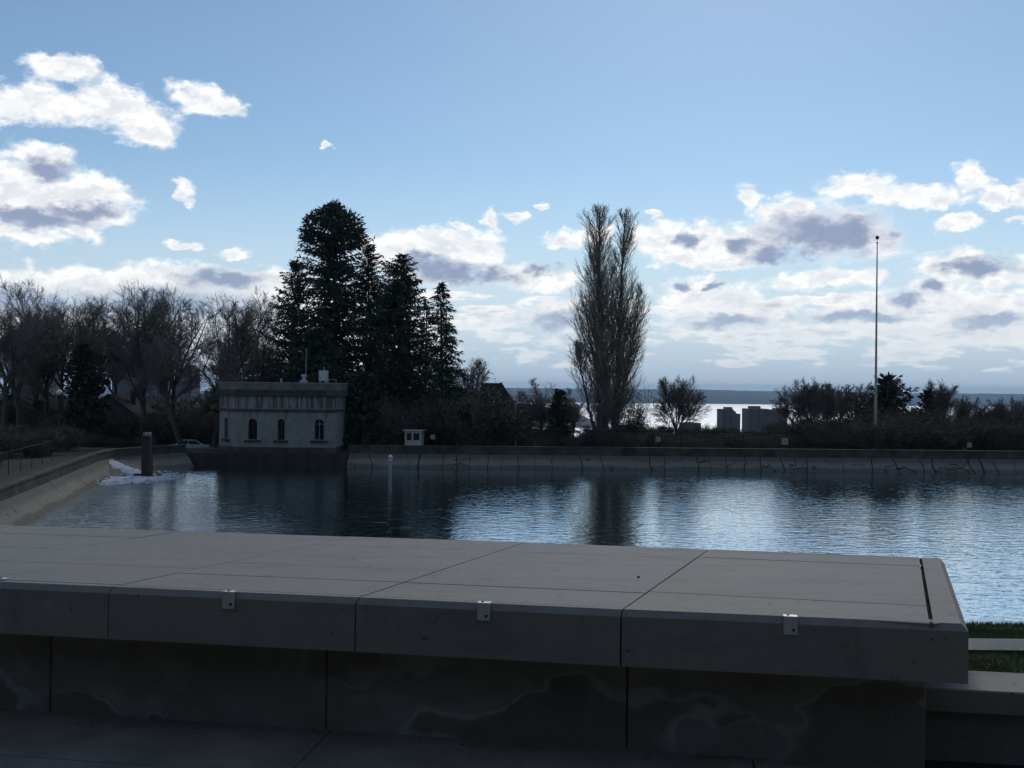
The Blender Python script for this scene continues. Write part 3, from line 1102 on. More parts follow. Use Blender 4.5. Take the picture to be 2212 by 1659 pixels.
def build_terrace():
    rng = random.Random(2)
    # joints across the slab: near and far end, read from the photograph
    jn = [np.array(on_z(108.5, 587.6, Z_TOP))[:2], np.array(on_z(355.4, 598.3, Z_TOP))[:2], np.array(on_z(621, 610.6, Z_TOP))[:2], np.array(on_z(968.6, 625.6, Z_TOP))[:2]]
    jf = [np.array(on_z(349, 536.6, Z_TOP))[:2], np.array(on_z(525.5, 542.3, Z_TOP))[:2], np.array(on_z(709, 549.5, Z_TOP))[:2], np.array(on_z(944, 558.2, Z_TOP))[:2]]
    bn, bf = on_z(931.5, 623.6, Z_TOP)[:2], on_z(920.5, 557.5, Z_TOP)[:2]
    dn, df = jn[0] - jn[1], jf[0] - jf[1]
    for k in range(3):
        jn.insert(0, jn[0] + dn)
        jf.insert(0, jf[0] + df)
    root = empty('granite_platform', (-0.7, 4.9, Z_BOT))
    tag(root, 'long low grey granite slab platform in the foreground', 'bench')
    rows = {0: [0, .04, .33, .62, .82, 1], 1: [0, .30, .55, .82, 1], 2: [0, .04, .30, .60, .82, 1], 3: [0, .035, .225, .41, .62, .80, 1],
            4: [0, .035, .225, .80, .955, 1], 5: [0, .05, .245, .435, .835, .98, 1]}
    gp = 0.0085
    TF = 0.05
    bn = lerp(bn, bf, 0.0)
    for k in range(6):
        a0, a1 = jn[k], jf[k]
        b0, b1 = (jn[k + 1], jf[k + 1])
        g = 0.0030 if k < 4 else 0.0042
        d = (b0 - a0) / np.linalg.norm(b0 - a0)
        tr = rows[k]
        for r in range(len(tr) - 1):
            t0, t1 = tr[r], tr[r + 1]
            L = np.linalg.norm(a1 - a0)
            rg = [0.0010, 0.0016, 0.0024, 0.0028][rng.randrange(4)] if k < 5 else 0.0024
            e0 = 0 if r == 0 else rg / L
            e1 = 0 if r == len(tr) - 2 else rg / L
            if k == 5 and r > 0:
                # stops at the mossy joint before the end stone
                w0, w1 = (t0 - TF) / (1 - TF), (t1 - TF) / (1 - TF)
                q0, q1 = lerp(bn, bf, w0 + e0) - d * gp, lerp(bn, bf, w1 - e1) - d * gp
            else:
                q0, q1 = lerp(b0, b1, t0 + e0) - d * g * (k < 5), lerp(b0, b1, t1 - e1) - d * g * (k < 5)
            plan = [lerp(a0, a1, t0 + e0) + d * g, q0, q1, lerp(a0, a1, t1 - e1) + d * g]
            dz = rng.uniform(-0.0012, 0.0012)
            block('stone_slab', plan, Z_BOT + 0.01, Z_TOP + dz, root, M['granite'], front=(r == 0), right=(k == 5 and r == 0), cham=0.026)
    # end stone with its bevelled right edge
    d = (jn[6] - bn) / np.linalg.norm(jn[6] - bn)
    e0 = lerp(jn[6], jf[6], TF) 
    plan = [bn + d * gp, e0, jf[6], bf + d * gp * 0.8]
    block('stone_slab', plan, Z_BOT + 0.01, Z_TOP, root, M['granite'], right=True, cham=0.026)
    # moss growing in the end joint
    ox, oy, oz = root.location
    ms = MB()
    r2 = random.Random(5)
    for k in range(240):
        t = r2.uniform(0.0, 0.99)
        c = lerp(bn, bf, t)
        w = r2.uniform(0.004, 0.010) * (1.7 if abs(t - 0.46) < 0.03 or abs(t - .83) < .03 else 1)
        l = r2.uniform(0.008, 0.03)
        f = (bf - bn) / np.linalg.norm(bf - bn)
        p = [c - f * l, c + d * w, c + f * l, c - d * w]
        zt = Z_TOP + r2.uniform(-0.004, 0.006) - oz
        for q in range(4):
            ms.face([(p[q][0] - ox, p[q][1] - oy, Z_TOP - 0.008 - oz), (p[(q + 1) % 4][0] - ox, p[(q + 1) % 4][1] - oy, Z_TOP - 0.008 - oz), (c[0] - ox, c[1] - oy, zt)])
    mo = ms.build('moss', M['moss'], root)
    mo['kind'] = 'stuff'

    # base wall under the slab: blocks of old concrete
    wl = empty('base_wall', (-0.7, 4.75, 0.0))
    tag(wl, 'stained concrete base wall under the granite platform', 'wall')
    A, B = on_z(0, 708.6, 0.0)[:2], on_z(626, 750, 0.0)[:2]
    dw = (B - A) / np.linalg.norm(B - A)
    nw = np.array((-dw[1], dw[0]))
    def at_px(px):
        # where the wall line crosses the sight plane of a picture column
        r0 = ray(px, 720)
        k = r0[0] / r0[1]
        # A + s*dw : x = k*y
        s = (k * A[1] - A[0]) / (dw[0] - k * dw[1])
        return s
    cuts = [at_px(p) for p in (49.5, 326, 627, 926)]
    step = cuts[1] - cuts[0]
    cuts = [cuts[0] - 2 * step, cuts[0] - step] + cuts
    for k in range(len(cuts) - 1):
        s0, s1 = cuts[k] + 0.003, cuts[k + 1] - 0.003
        j = rng.uniform(-0.004, 0.004)
        p = [A + dw * s0 + nw * j, A + dw * s1 + nw * j, A + dw * s1 + nw * 1.1, A + dw * s0 + nw * 1.1]
        ox, oy, oz = wl.location
        MB().prism([(q[0] - ox, q[1] - oy) for q in p], -0.2, Z_BOT + 0.002).build('concrete_block', M['wall'], wl, bevel=0.004)
    # lower wall that continues to the right
    lw = empty('low_wall', (2.2, 4.5, 0.0))
    tag(lw, 'low concrete wall with pale coping at the right end of the platform', 'wall')
    ox, oy, oz = lw.location
    zc = 0.285
    c0, c1 = on_z(968, 690, zc)[:2], on_z(1024, 693, zc)[:2]
    dc = (c1 - c0) / np.linalg.norm(c1 - c0)
    nc = np.array((-dc[1], dc[0]))
    for k, (s0, s1) in enumerate(((-0.42, 1.1), (1.106, 2.7), (2.706, 4.3))):
        p = [c0 + dc * s0, c0 + dc * s1, c0 + dc * s1 + nc * 0.33, c0 + dc * s0 + nc * 0.33]
        q = [(v[0] - ox, v[1] - oy) for v in p]
        MB().prism(q, zc - 0.105, zc).build('coping_stone', M['granite'], lw, bevel=0.006)
        p = [c0 + dc * (s0 - .0) + nc * 0.05, c0 + dc * s1 + nc * 0.05, c0 + dc * s1 + nc * 0.28, c0 + dc * s0 + nc * 0.28]
        q = [(v[0] - ox, v[1] - oy) for v in p]
        MB().prism(q, -0.6, zc - 0.107).build('concrete_block', M['wall'], lw, bevel=0.004)

    # paving of the terrace
    pv = MB()
    ex = [A + dw * -9 + nw * 0.9, A + dw * 14 + nw * 0.9, A + dw * 14 - nw * 16, A + dw * -9 - nw * 16]
    pv.prism([tuple(p) for p in reversed([ex[0], ex[1], ex[2], ex[3]])], -0.3, -0.05)
    under = pv.build('pavement', M['tar'])
    tag(under, 'dark concrete paving of the terrace at the foot of the wall', kind='structure')
    jx = on_z(303, 759, 0)[:2]
    s_j = (jx - A) @ dw
    jrow = on_z(100, 762, 0)[:2]
    r_j = (jrow - A) @ nw
    for ir in range(-1, 4):
        n0 = r_j - ir * 1.5
        n1 = n0 + 1.5 if ir > -1 else 0.02
        if ir == 0:
            n1 = 0.02 if False else r_j + 0.0
            continue
        for ic in range(-3, 5):
            s0 = s_j + (ic - 1) * 1.9 + (0 if ir <= 0 else 0.55)
            s1 = s0 + 1.9
            lo, hi = (r_j, 0.03) if ir == -1 else (r_j - ir * 1.5, r_j - (ir - 1) * 1.5)
            p = [A + dw * (s0 + .004) + nw * (lo + .004), A + dw * (s1 - .004) + nw * (lo + .004),
                 A + dw * (s1 - .004) + nw * (hi - .004), A + dw * (s0 + .004) + nw * (hi - .004)]
            MB().prism([tuple(q) for q in p], -0.045, rng.uniform(-0.0015, 0.0015)).build('paving_slab', M['paving'], under)

    # metal edge brackets screwed to the slab
    fdir = (jn[6] - jn[3]) / np.linalg.norm(jn[6] - jn[3])
    fang = math.atan2(fdir[1], fdir[0])
    labs = ['white metal edge bracket furthest left, cut by the picture edge', 'white metal edge bracket on the left bay of the slab',
            'white metal edge bracket on the middle bay of the slab', 'white metal edge bracket on the right bay near the corner']
    for (px, py), lab in zip(((0.5, 579.8), (229, 592.8), (484, 604.0), (790.5, 617.5)), labs):
        c = on_z(px, py + 0.3, Z_TOP)
        e = empty('edge_bracket', (c[0], c[1], Z_TOP), fang)
        tag(e, lab, 'bracket', 'metal brackets along the slab edge')
        w = 0.028
        pl = MB()
        # L profile, 4 mm thick, hugging the chamfer
        prof = [(0.028, 0.0035), (0.028, 0.0075), (-0.0085, 0.0075), (-0.0085, -0.068), (-0.0045, -0.068), (-0.0045, 0.0035)]
        i0 = 0
        pl.v = [(-w, y, z) for (y, z) in prof] + [(w, y, z) for (y, z) in prof]
        nP = len(prof)
        pl.f = [tuple(range(nP)), tuple(range(2 * nP - 1, nP - 1, -1))] + [(k, k + nP, (k + 1) % nP + nP, (k + 1) % nP) for k in range(nP)]
        pl.build('plate', M['bracket'], e)
        MB().tube((0.012, -0.0086, -0.048), (0.012, -0.0115, -0.048), 0.0065, 0.005, 10).build('screw', M['dark_metal'], e)
        MB().tube((-0.008, 0.014, 0.0076), (-0.008, 0.014, 0.0105), 0.0065, 0.005, 10).build('screw', M['dark_metal'], e)
    # small litter at the foot of the wall
    for k, (px, py, l, a) in enumerate(((716, 757.6, 0.16, 0.1), (764, 759.8, 0.05, 0.9), (738, 758.2, 0.09, -0.25))):
        c = on_z(px, py, 0.004)
        mb = MB()
        mb.tube((-l / 2, 0, 0.004), (0, 0.006, 0.006), 0.0035, 0.003, 5)
        mb.tube((0, 0.006, 0.006), (l / 2, 0, 0.004), 0.003, 0.0015, 5)
        o = mb.build('dry_twig', M['dry_twig'])
        o.location = (c[0], c[1], 0.002)
        o.rotation_euler = (0, 0, a)
        tag(o, ['longest dry twig lying at the foot of the base wall', 'shortest dry twig lying at the foot of the base wall, furthest right', 'middle dry twig lying at the foot of the base wall'][k], 'twig', 'dry twigs on the paving')
    rl = np.random.default_rng(12)
    nl_ = 420
    sx = rl.uniform(-1.5, 6.5, nl_)
    off = 0.01 + np.abs(rl.normal(0, 0.09, nl_)) + (rl.random(nl_) < .2) * rl.uniform(0, .8, nl_)
    pc = np.array([[*(A + dw * a_ - nw * o_), 0.004] for a_, o_ in zip(sx, off)])
    V, F = sprays(pc, np.stack([rl.normal(0, 1, nl_), rl.normal(0, 1, nl_), rl.uniform(0, .25, nl_)], 1), rl.uniform(.005, .024, nl_), rl.uniform(.002, .007, nl_), rl, 0)
    o = link_mesh('leaf_litter', np_mesh('leaf_litter', V, F, M['dry_twig']))
    tag(o, 'crumbs of dead leaves and grit along the foot of the base wall', kind='stuff')
    # pebble on the slab
    c = on_z(638.5, 577.8, Z_TOP)
    o = MB().lathe([(0.002, 0), (0.007, 0.002), (0.008, 0.005), (0.004, 0.009)], 8).build('pebble', M['rubber'])
    o.location = (c[0], c[1], Z_TOP)
    tag(o, 'tiny dark pebble lying on the top of the granite slab', 'pebble')

    # lawn and path below the terrace
    def zs(x, y):
        return gz(x, y)
    mb = MB()
    for k in range(26):
        x0, x1 = -20 + k * 2.0, -20 + (k + 1) * 2.0
        mb.face([(x0, 20.25, -3.63), (x1, 20.25, -3.63), (x1, 21.2, -3.63), (x0, 21.2, -3.63)])
    o = mb.build('path', M['path'])
    tag(o, 'pale gravel path crossing the grass above the water', kind='structure')
    rg = np.random.default_rng(8)
    n = 46000
    X = rg.uniform(7.0, 15.0, n)
    Y = np.where(rg.random(n) < 0.6, rg.uniform(21.15, 23.6, n), rg.uniform(17.5, 20.3, n))
    Zg = ground_h(X, Y)
    ang = rg.uniform(0, 2 * np.pi, n)
    h = rg.uniform(0.05, 0.13, n)
    w = 0.008 + rg.random(n) * 0.006
    lean = rg.normal(0, 0.05, (n, 2))
    bx, by = np.cos(ang) * w, np.sin(ang) * w
    V = np.empty((n, 3, 3))
    V[:, 0] = np.stack([X - bx, Y - by, Zg - 0.02], 1)
    V[:, 1] = np.stack([X + bx, Y + by, Zg - 0.02], 1)
    V[:, 2] = np.stack([X + lean[:, 0], Y + lean[:, 1], Zg + h], 1)
    o = link_mesh('grass', np_mesh('grass', V.reshape(-1, 3), np.arange(n * 3).reshape(-1, 3), M['grass']))
    tag(o, 'short green grass on the bank at the right', kind='stuff')


build_terrace()

# ------------------------------------------------------------------ trees


def tubes(P0, P1, R0, R1, sides=3):
    """vectorised tapered tubes -> V, F(quads)"""
    P0, P1 = np.asarray(P0), np.asarray(P1)
    n = len(P0)
    d = P1 - P0
    d /= np.linalg.norm(d, axis=1, keepdims=True) + 1e-9
    ref = np.where(np.abs(d[:, 2:3]) > 0.9, np.array([[1.0, 0, 0]]), np.array([[0, 0, 1.0]]))
    u = np.cross(d, ref)
    u /= np.linalg.norm(u, axis=1, keepdims=True) + 1e-9
    w = np.cross(d, u)
    a = 2 * np.pi * np.arange(sides) / sides
    ring = u[:, None, :] * np.cos(a)[None, :, None] + w[:, None, :] * np.sin(a)[None, :, None]
    V = np.concatenate([P0[:, None] + ring * np.asarray(R0)[:, None, None], P1[:, None] + ring * np.asarray(R1)[:, None, None]], 1)
    base = (np.arange(n) * 2 * sides)[:, None]
    s = np.arange(sides)
    t = (s + 1) % sides
    F = np.stack([base + s, base + t, base + sides + t, base + sides + s], 2).reshape(-1, 4)
    return V.reshape(-1, 3), F


class Acc:
    def __init__(self):
        self.V, self.F, self.n = [], [], 0

    def add(self, V, F):
        self.V.append(V)
        self.F.append(F + self.n)
        self.n += len(V)

    def mesh(self, name, m_, smooth=False):
        return np_mesh(name, np.concatenate(self.V), np.concatenate(self.F), m_, smooth)


def chains(base, dirs, length, r0, K, wob, up, rng, tip=0.25, gain=None):
    """many wobbling branches at once: returns points (n,K+1,3) and radii (n,K+1)"""
    n = len(base)
    P = np.empty((n, K + 1, 3))
    P[:, 0] = base
    d = dirs / (np.linalg.norm(dirs, axis=1, keepdims=True) + 1e-9)
    st = (np.asarray(length) / K)[:, None]
    for k in range(K):
        d = d + rng.normal(0, wob, (n, 3)) + np.array([0, 0, up])
        d /= np.linalg.norm(d, axis=1, keepdims=True)
        P[:, k + 1] = P[:, k] + d * st
    s = np.linspace(1, tip, K + 1)[None, :]
    return P, np.asarray(r0)[:, None] * s


def spawn(P, Rr, n_child, t0, t1, ang, ang_sd, rng, even=False):
    """children along each parent: base, dir, t, parent radius there, parent index"""
    n, K1, _ = P.shape
    K = K1 - 1
    if even:
        t = (np.arange(n_child)[None, :] + rng.random((n, n_child))) / n_child * (t1 - t0) + t0
    else:
        t = rng.uniform(t0, t1, (n, n_child))
    f = t * K
    i = np.minimum(f.astype(int), K - 1)
    fr = (f - i)[..., None]
    rows = np.arange(n)[:, None]
    A, B = P[rows, i], P[rows, i + 1]
    base = A * (1 - fr) + B * fr
    d = B - A
    d /= np.linalg.norm(d, axis=2, keepdims=True) + 1e-9
    rad = Rr[rows, i] * (1 - fr[..., 0]) + Rr[rows, i + 1] * fr[..., 0]
    rnd = rng.normal(0, 1, d.shape)
    perp = rnd - (rnd * d).sum(2, keepdims=True) * d
    perp /= np.linalg.norm(perp, axis=2, keepdims=True) + 1e-9
    a = np.radians(rng.normal(ang, ang_sd, (n, n_child)))[..., None]
    nd = d * np.cos(a) + perp * np.sin(a)
    return base.reshape(-1, 3), nd.reshape(-1, 3), t.ravel(), rad.ravel(), np.repeat(np.arange(n), n_child)


def add_chains(acc, P, Rr, sides):
    V, F = tubes(P[:, :-1].reshape(-1, 3), P[:, 1:].reshape(-1, 3), Rr[:, :-1].ravel(), Rr[:, 1:].ravel(), sides)
    acc.add(V, F)


def bare_tree(name, h, spread, seed, style='round', fork=0.28, twig_r=0.016, lean=(0, 0), mats=('bark', 'twig'), dense=1.0):
    """leafless tree of height h and crown half-width spread; returns (trunk mesh, crown mesh)"""
    rng = np.random.default_rng(seed)
    tr, cr = Acc(), Acc()
    r0 = 0.017 * h + 0.04
    nl = {'round': 7, 'fan': 9, 'crooked': 6, 'shrub': 11, 'weep': 7}[style]
    # trunk
    Pt, Rt = chains(np.zeros((1, 3)), np.array([[lean[0], lean[1], 1.0]]), [h * (fork + 0.12)], [r0], 7, 0.05, 0.02, rng, 0.62)
    add_chains(tr, Pt, Rt, 8)
    top = Pt[0, -1]
    # limbs
    a_l = {'round': 34, 'fan': 24, 'crooked': 40, 'shrub': 30, 'weep': 34}[style]
    wob = {'round': .10, 'fan': .07, 'crooked': .20, 'shrub': .09, 'weep': .14}[style]
    upl = {'round': .04, 'fan': .05, 'crooked': .03, 'shrub': .05, 'weep': .0}[style]
    phi = np.arange(nl) * 2.4 + rng.uniform(0, 1, nl)
    al = np.radians(np.clip(rng.normal(a_l, 9, nl), 6, 70))
    al[0] = 0.1
    t = rng.uniform(0.62, 1.0, nl)
    f = t * 7
    i = np.minimum(f.astype(int), 6)
    base = Pt[0, i] * (1 - (f - i))[:, None] + Pt[0, i + 1] * (f - i)[:, None]
    D = np.stack([np.sin(al) * np.cos(phi), np.sin(al) * np.sin(phi), np.cos(al)], 1)
    reach = np.minimum(spread / np.maximum(np.sin(al), 0.15), (h - base[:, 2]) / np.cos(al)) * rng.uniform(0.72, 0.92, nl)
    Pl, Rl = chains(base, D, reach, r0 * rng.uniform(0.36, 0.52, nl), 9, wob, upl, rng, 0.22)
    add_chains(tr, Pl, Rl, 6)
    # branches
    n2 = int(11 * dense)
    b, d, t, rad, pi = spawn(Pl, Rl, n2, 0.18, 1.0, 40, 12, rng, True)
    L2 = reach[pi] * (0.62 - 0.38 * t) * rng.uniform(0.7, 1.15, len(t))
    P2, R2 = chains(b, d, L2, np.maximum(rad * 0.55, twig_r * 1.4), 6, wob * 1.2, upl + 0.01, rng, 0.3)
    add_chains(cr, P2, R2, 4)
    n3 = int(9 * dense)
    b, d, t, rad, pi = spawn(P2, R2, n3, 0.15, 1.0, 38, 14, rng, True)
    L3 = L2[pi] * (0.62 - 0.3 * t) * rng.uniform(0.6, 1.2, len(t))
    up3 = -0.03 if style == 'weep' else 0.03
    P3, R3 = chains(b, d, L3, np.maximum(rad * 0.5, twig_r), 4, wob * 1.3, up3, rng, 0.4)
    add_chains(cr, P3, R3, 3)
    n4 = int(8 * dense)
    b, d, t, rad, pi = spawn(P3, R3, n4, 0.15, 1.0, 36, 14, rng, True)
    L4 = np.clip(L3[pi] * 0.6, 0.25, 0.9) * rng.uniform(0.6, 1.2, len(t))
    up4 = -0.12 if style == 'weep' else 0.03
    P4, R4 = chains(b, d, L4, np.full(len(t), twig_r * 0.72), 2, 0.16, up4, rng, 0.5)
    add_chains(cr, P4, R4, 3)
    return tr.mesh('trunk', M[mats[0]], True), cr.mesh('crown', M[mats[1]])


def conifer(h, prof, seed, whorls=70, per=7, droop=-0.06, spray=0.55, width=0.16, per_b=16, m_='needles', gap=0.0, r_trunk=None, upsweep=0.0, clear=0.04, tip=0.5, dome=None):
    """evergreen: prof(t) gives the crown half width at height fraction t"""
    rng = np.random.default_rng(seed)
    tr, cr = Acc(), Acc()
    r0 = r_trunk or 0.016 * h + 0.05
    Pt, Rt = chains(np.zeros((1, 3)), np.array([[0, 0, 1.0]]), [h * 0.985], [r0], 14, 0.012, 0.03, rng, 0.08)
    Pt[0, :, 2] = np.linspace(0, h * 0.985, 15)
    add_chains(tr, Pt, Rt, 7)
    t = np.repeat(np.linspace(clear, 0.985, whorls), per) + rng.normal(0, 0.4 / whorls, whorls * per)
    t = np.clip(t, clear, 0.99)
    keep = rng.random(len(t)) > gap
    t = t[keep]
    n = len(t)
    phi = rng.uniform(0, 2 * np.pi, n)
    # some sides of the crown reach further: uneven outline
    lob = 1 + 0.16 * np.sin(phi * 2 + t * 17 + seed) + 0.12 * np.sin(phi * 3 - t * 31)
    Lb = np.array([prof(x) for x in t]) * lob * rng.uniform(0.62, 1.08, n)
    Lb = np.maximum(Lb, 0.25)
    i = np.minimum((t * 14 / 0.985).astype(int), 13)
    base = np.stack([Pt[0, i, 0], Pt[0, i, 1], t * h], 1)
    elev = 0.55 * t + rng.normal(0, 0.10, n) + upsweep
    D = np.stack([np.cos(phi) * np.cos(elev), np.sin(phi) * np.cos(elev), np.sin(elev)], 1)
    K = 6
    Pb, Rb = chains(base, D, Lb, np.clip(Lb * 0.018, 0.012, 0.09), K, 0.05, droop, rng, 0.3)
    add_chains(tr, Pb, Rb, 3)
    b, d, tt, rad, pi = spawn(Pb, Rb, per_b, 0.12, 1.0, 52, 14, rng, True)
    sc = (0.65 + 0.5 * (1 - tt)) * rng.uniform(0.7, 1.25, len(tt)) * np.clip(Lb[pi] / 2.2, 0.55, 1.15)
    V, F = sprays(b, d + np.array([0, 0, -0.12]), spray * sc, width * sc, rng, 0.22)
    cr.add(V, F)
    # tips
    V, F = sprays(Pb[:, -2], Pb[:, -1] - Pb[:, -2], np.full(n, spray * 1.1), np.full(n, width), rng, 0.1)
    cr.add(V, F)
    if dome:
        rd, dp, nd = dome
        v = rng.normal(0, 1, (nd, 3))
        v[:, 2] = np.abs(v[:, 2]) - 0.25
        v /= np.linalg.norm(v, axis=1, keepdims=True)
        q = 0.62 + 0.38 * rng.random((nd, 1)) ** 0.6
        bump = 1 + 0.07 * np.sin(v[:, :1] * 7 + seed) + 0.07 * np.sin(v[:, 1:2] * 9)
        c = np.array((Pt[0, 13, 0], Pt[0, 13, 1], h - dp)) + v * np.array((rd, rd, dp * 0.96)) * q * bump
        V, F = sprays(c, v * 0.8 + rng.normal(0, .5, (nd, 3)), rng.uniform(.6, 1.2, nd) * spray, rng.uniform(.7, 1.2, nd) * width, rng, 0.05)
        cr.add(V, F)
    # leader
    k = 40 if not dome else 4
    c = np.stack([rng.normal(0, .05, k), rng.normal(0, .05, k), rng.uniform(h * (1 - 0.5 / h * 2), h, k)], 1)
    dd = rng.normal(0, 0.5, (k, 3)) + np.array([0, 0, 0.9])
    V, F = sprays(c, dd, np.full(k, spray * tip), np.full(k, width * .7), rng, 0.0)
    cr.add(V, F)
    return tr.mesh('trunk', M['bark'], True), cr.mesh('crown', M[m_])


def poplar(seed, stems, h):
    """Lombardy poplar with several upright leaders; stems: (dx0, dx1, top, half-width fn, r)"""
    rng = np.random.default_rng(seed)
    tr, cr = Acc(), Acc()
    for (x0, x1, y0, top, z0, wfn, r, nb) in stems:
        K = 16
        z = np.linspace(z0, top, K + 1)
        u = (z - z0) / (top - z0)
        P = np.stack([x0 + (x1 - x0) * u ** 0.8 + rng.normal(0, 0.05, K + 1), y0 * (1 - .3 * u) + rng.normal(0, 0.05, K + 1), z], 1)[None]
        Rr = (r * (1 - 0.93 * u ** 0.9))[None]
        add_chains(tr, P, Rr, 8)
        t = rng.uniform(0.05, 0.985, nb)
        f = t * K
        i = np.minimum(f.astype(int), K - 1)
        base = P[0, i] * (1 - (f - i))[:, None] + P[0, i + 1] * (f - i)[:, None]
        phi = rng.uniform(0, 2 * np.pi, nb)
        W = np.array([wfn(x / h) for x in base[:, 2]]) * rng.uniform(0.82, 1.03, nb)
        # the two leaders leave each other room above mid height
        W = np.where((np.cos(phi) * np.sign(x1) < -0.2) & (base[:, 2] > 0.55 * h), W * 0.78, W)
        a = np.radians(rng.normal(36, 8, nb))
        D = np.stack([np.sin(a) * np.cos(phi), np.sin(a) * np.sin(phi), np.cos(a)], 1)
        L = np.clip(W * 2.4, 0.7, 6.5)
        L = np.minimum(L, (top - base[:, 2]) * 0.9 + 0.6)
        rad = np.clip(L * 0.0125, 0.014, 0.075)
        # upward-curving limb
        P2, R2 = chains(base, D, L, rad, 7, 0.05, 0.13, rng, 0.3)
        add_chains(tr, P2, R2, 4)
        b, d, tt, rr, pi = spawn(P2, R2, 9, 0.15, 1.0, 30, 9, rng, True)
        L3 = L[pi] * (0.48 - 0.25 * tt) * rng.uniform(0.7, 1.2, len(tt))
        P3, R3 = chains(b, d, L3, np.clip(rr * 0.6, 0.012, 0.03), 4, 0.07, 0.10, rng, 0.4)
        add_chains(cr, P3, R3, 3)
        b, d, tt, rr, pi = spawn(P3, R3, 5, 0.15, 1.0, 28, 9, rng, True)
        L4 = np.clip(L3[pi] * 0.55, 0.3, 0.9) * rng.uniform(0.7, 1.2, len(tt))
        P4, R4 = chains(b, d, L4, np.full(len(tt), 0.0125), 2, 0.09, 0.10, rng, 0.5)
        add_chains(cr, P4, R4, 3)
    return tr.mesh('trunk', M['poplar_bark'], True), cr.mesh('crown', M['poplar_twig'])


def bush(h, w, seed, m_='shrub_leaf', leaves=5200, stems=40, leaf=0.11, twig_m='twig'):
    """thicket shrub: stems fanning out, small leaves and buds through the volume"""
    rng = np.random.default_rng(seed)
    tr, cr = Acc(), Acc()
    phi = rng.uniform(0, 2 * np.pi, stems)
    a = np.radians(rng.uniform(3, 48, stems))
    D = np.stack([np.sin(a) * np.cos(phi), np.sin(a) * np.sin(phi), np.cos(a)], 1)
    L = np.minimum(w / np.maximum(np.sin(a), .1), h / np.cos(a)) * rng.uniform(0.65, 1.0, stems)
    base = np.stack([rng.normal(0, w * .12, stems), rng.normal(0, w * .12, stems), np.zeros(stems)], 1)
    P, Rr = chains(base, D, L, np.full(stems, 0.03), 6, 0.09, 0.03, rng, 0.3)
    add_chains(tr, P, Rr, 4)
    b, d, t, rad, pi = spawn(P, Rr, 9, 0.2, 1.0, 38, 12, rng, True)
    L2 = L[pi] * (0.5 - 0.3 * t) * rng.uniform(.6, 1.2, len(t))
    P2, R2 = chains(b, d, L2, np.full(len(t), 0.016), 4, 0.12, 0.03, rng, 0.5)
    add_chains(tr, P2, R2, 3)
    b, d, t, rad, pi = spawn(P2, R2, 5, 0.2, 1.0, 38, 12, rng, True)
    L3 = np.clip(L2[pi] * .5, .15, .6)
    P3, R3 = chains(b, d, L3, np.full(len(t), 0.011), 2, 0.14, 0.03, rng, 0.5)
    add_chains(tr, P3, R3, 3)
    pts = np.concatenate([P2[:, 1:].reshape(-1, 3), P3[:, 1:].reshape(-1, 3)])
    k = rng.integers(0, len(pts), leaves)
    c = pts[k] + rng.normal(0, leaf * 1.3, (leaves, 3))
    c[:, 2] = np.abs(c[:, 2])
    V, F = sprays(c, rng.normal(0, 1, (leaves, 3)), rng.uniform(.6, 1.4, leaves) * leaf, rng.uniform(.3, .5, leaves) * leaf, rng, 0)
    cr.add(V, F)
    return tr.mesh('stem', M[twig_m]), cr.mesh('foliage', M[m_])


def plant(name, meshes, x, y, label, cat, group=None, rz=0.0, s=(1, 1, 1), z=None):
    e = empty(name, (x, y, (gz(x, y) if z is None else z) - 0.08), rz)
    e.scale = s
    for me in meshes:
        link_mesh(me.name.split('.')[0], me, e)
    tag(e, label, cat, group)
    return e


def spot(px, py_top, y):
    """ground place and height of something whose top shows at (px, py_top) at distance y"""
    p = on_y(px, py_top, y)
    return p[0], y, p[2] - gz(p[0], y)


def interp(*pts):
    xs, ys = [p[0] for p in pts], [p[1] for p in pts]
    return lambda t: float(np.interp(t, xs, ys))


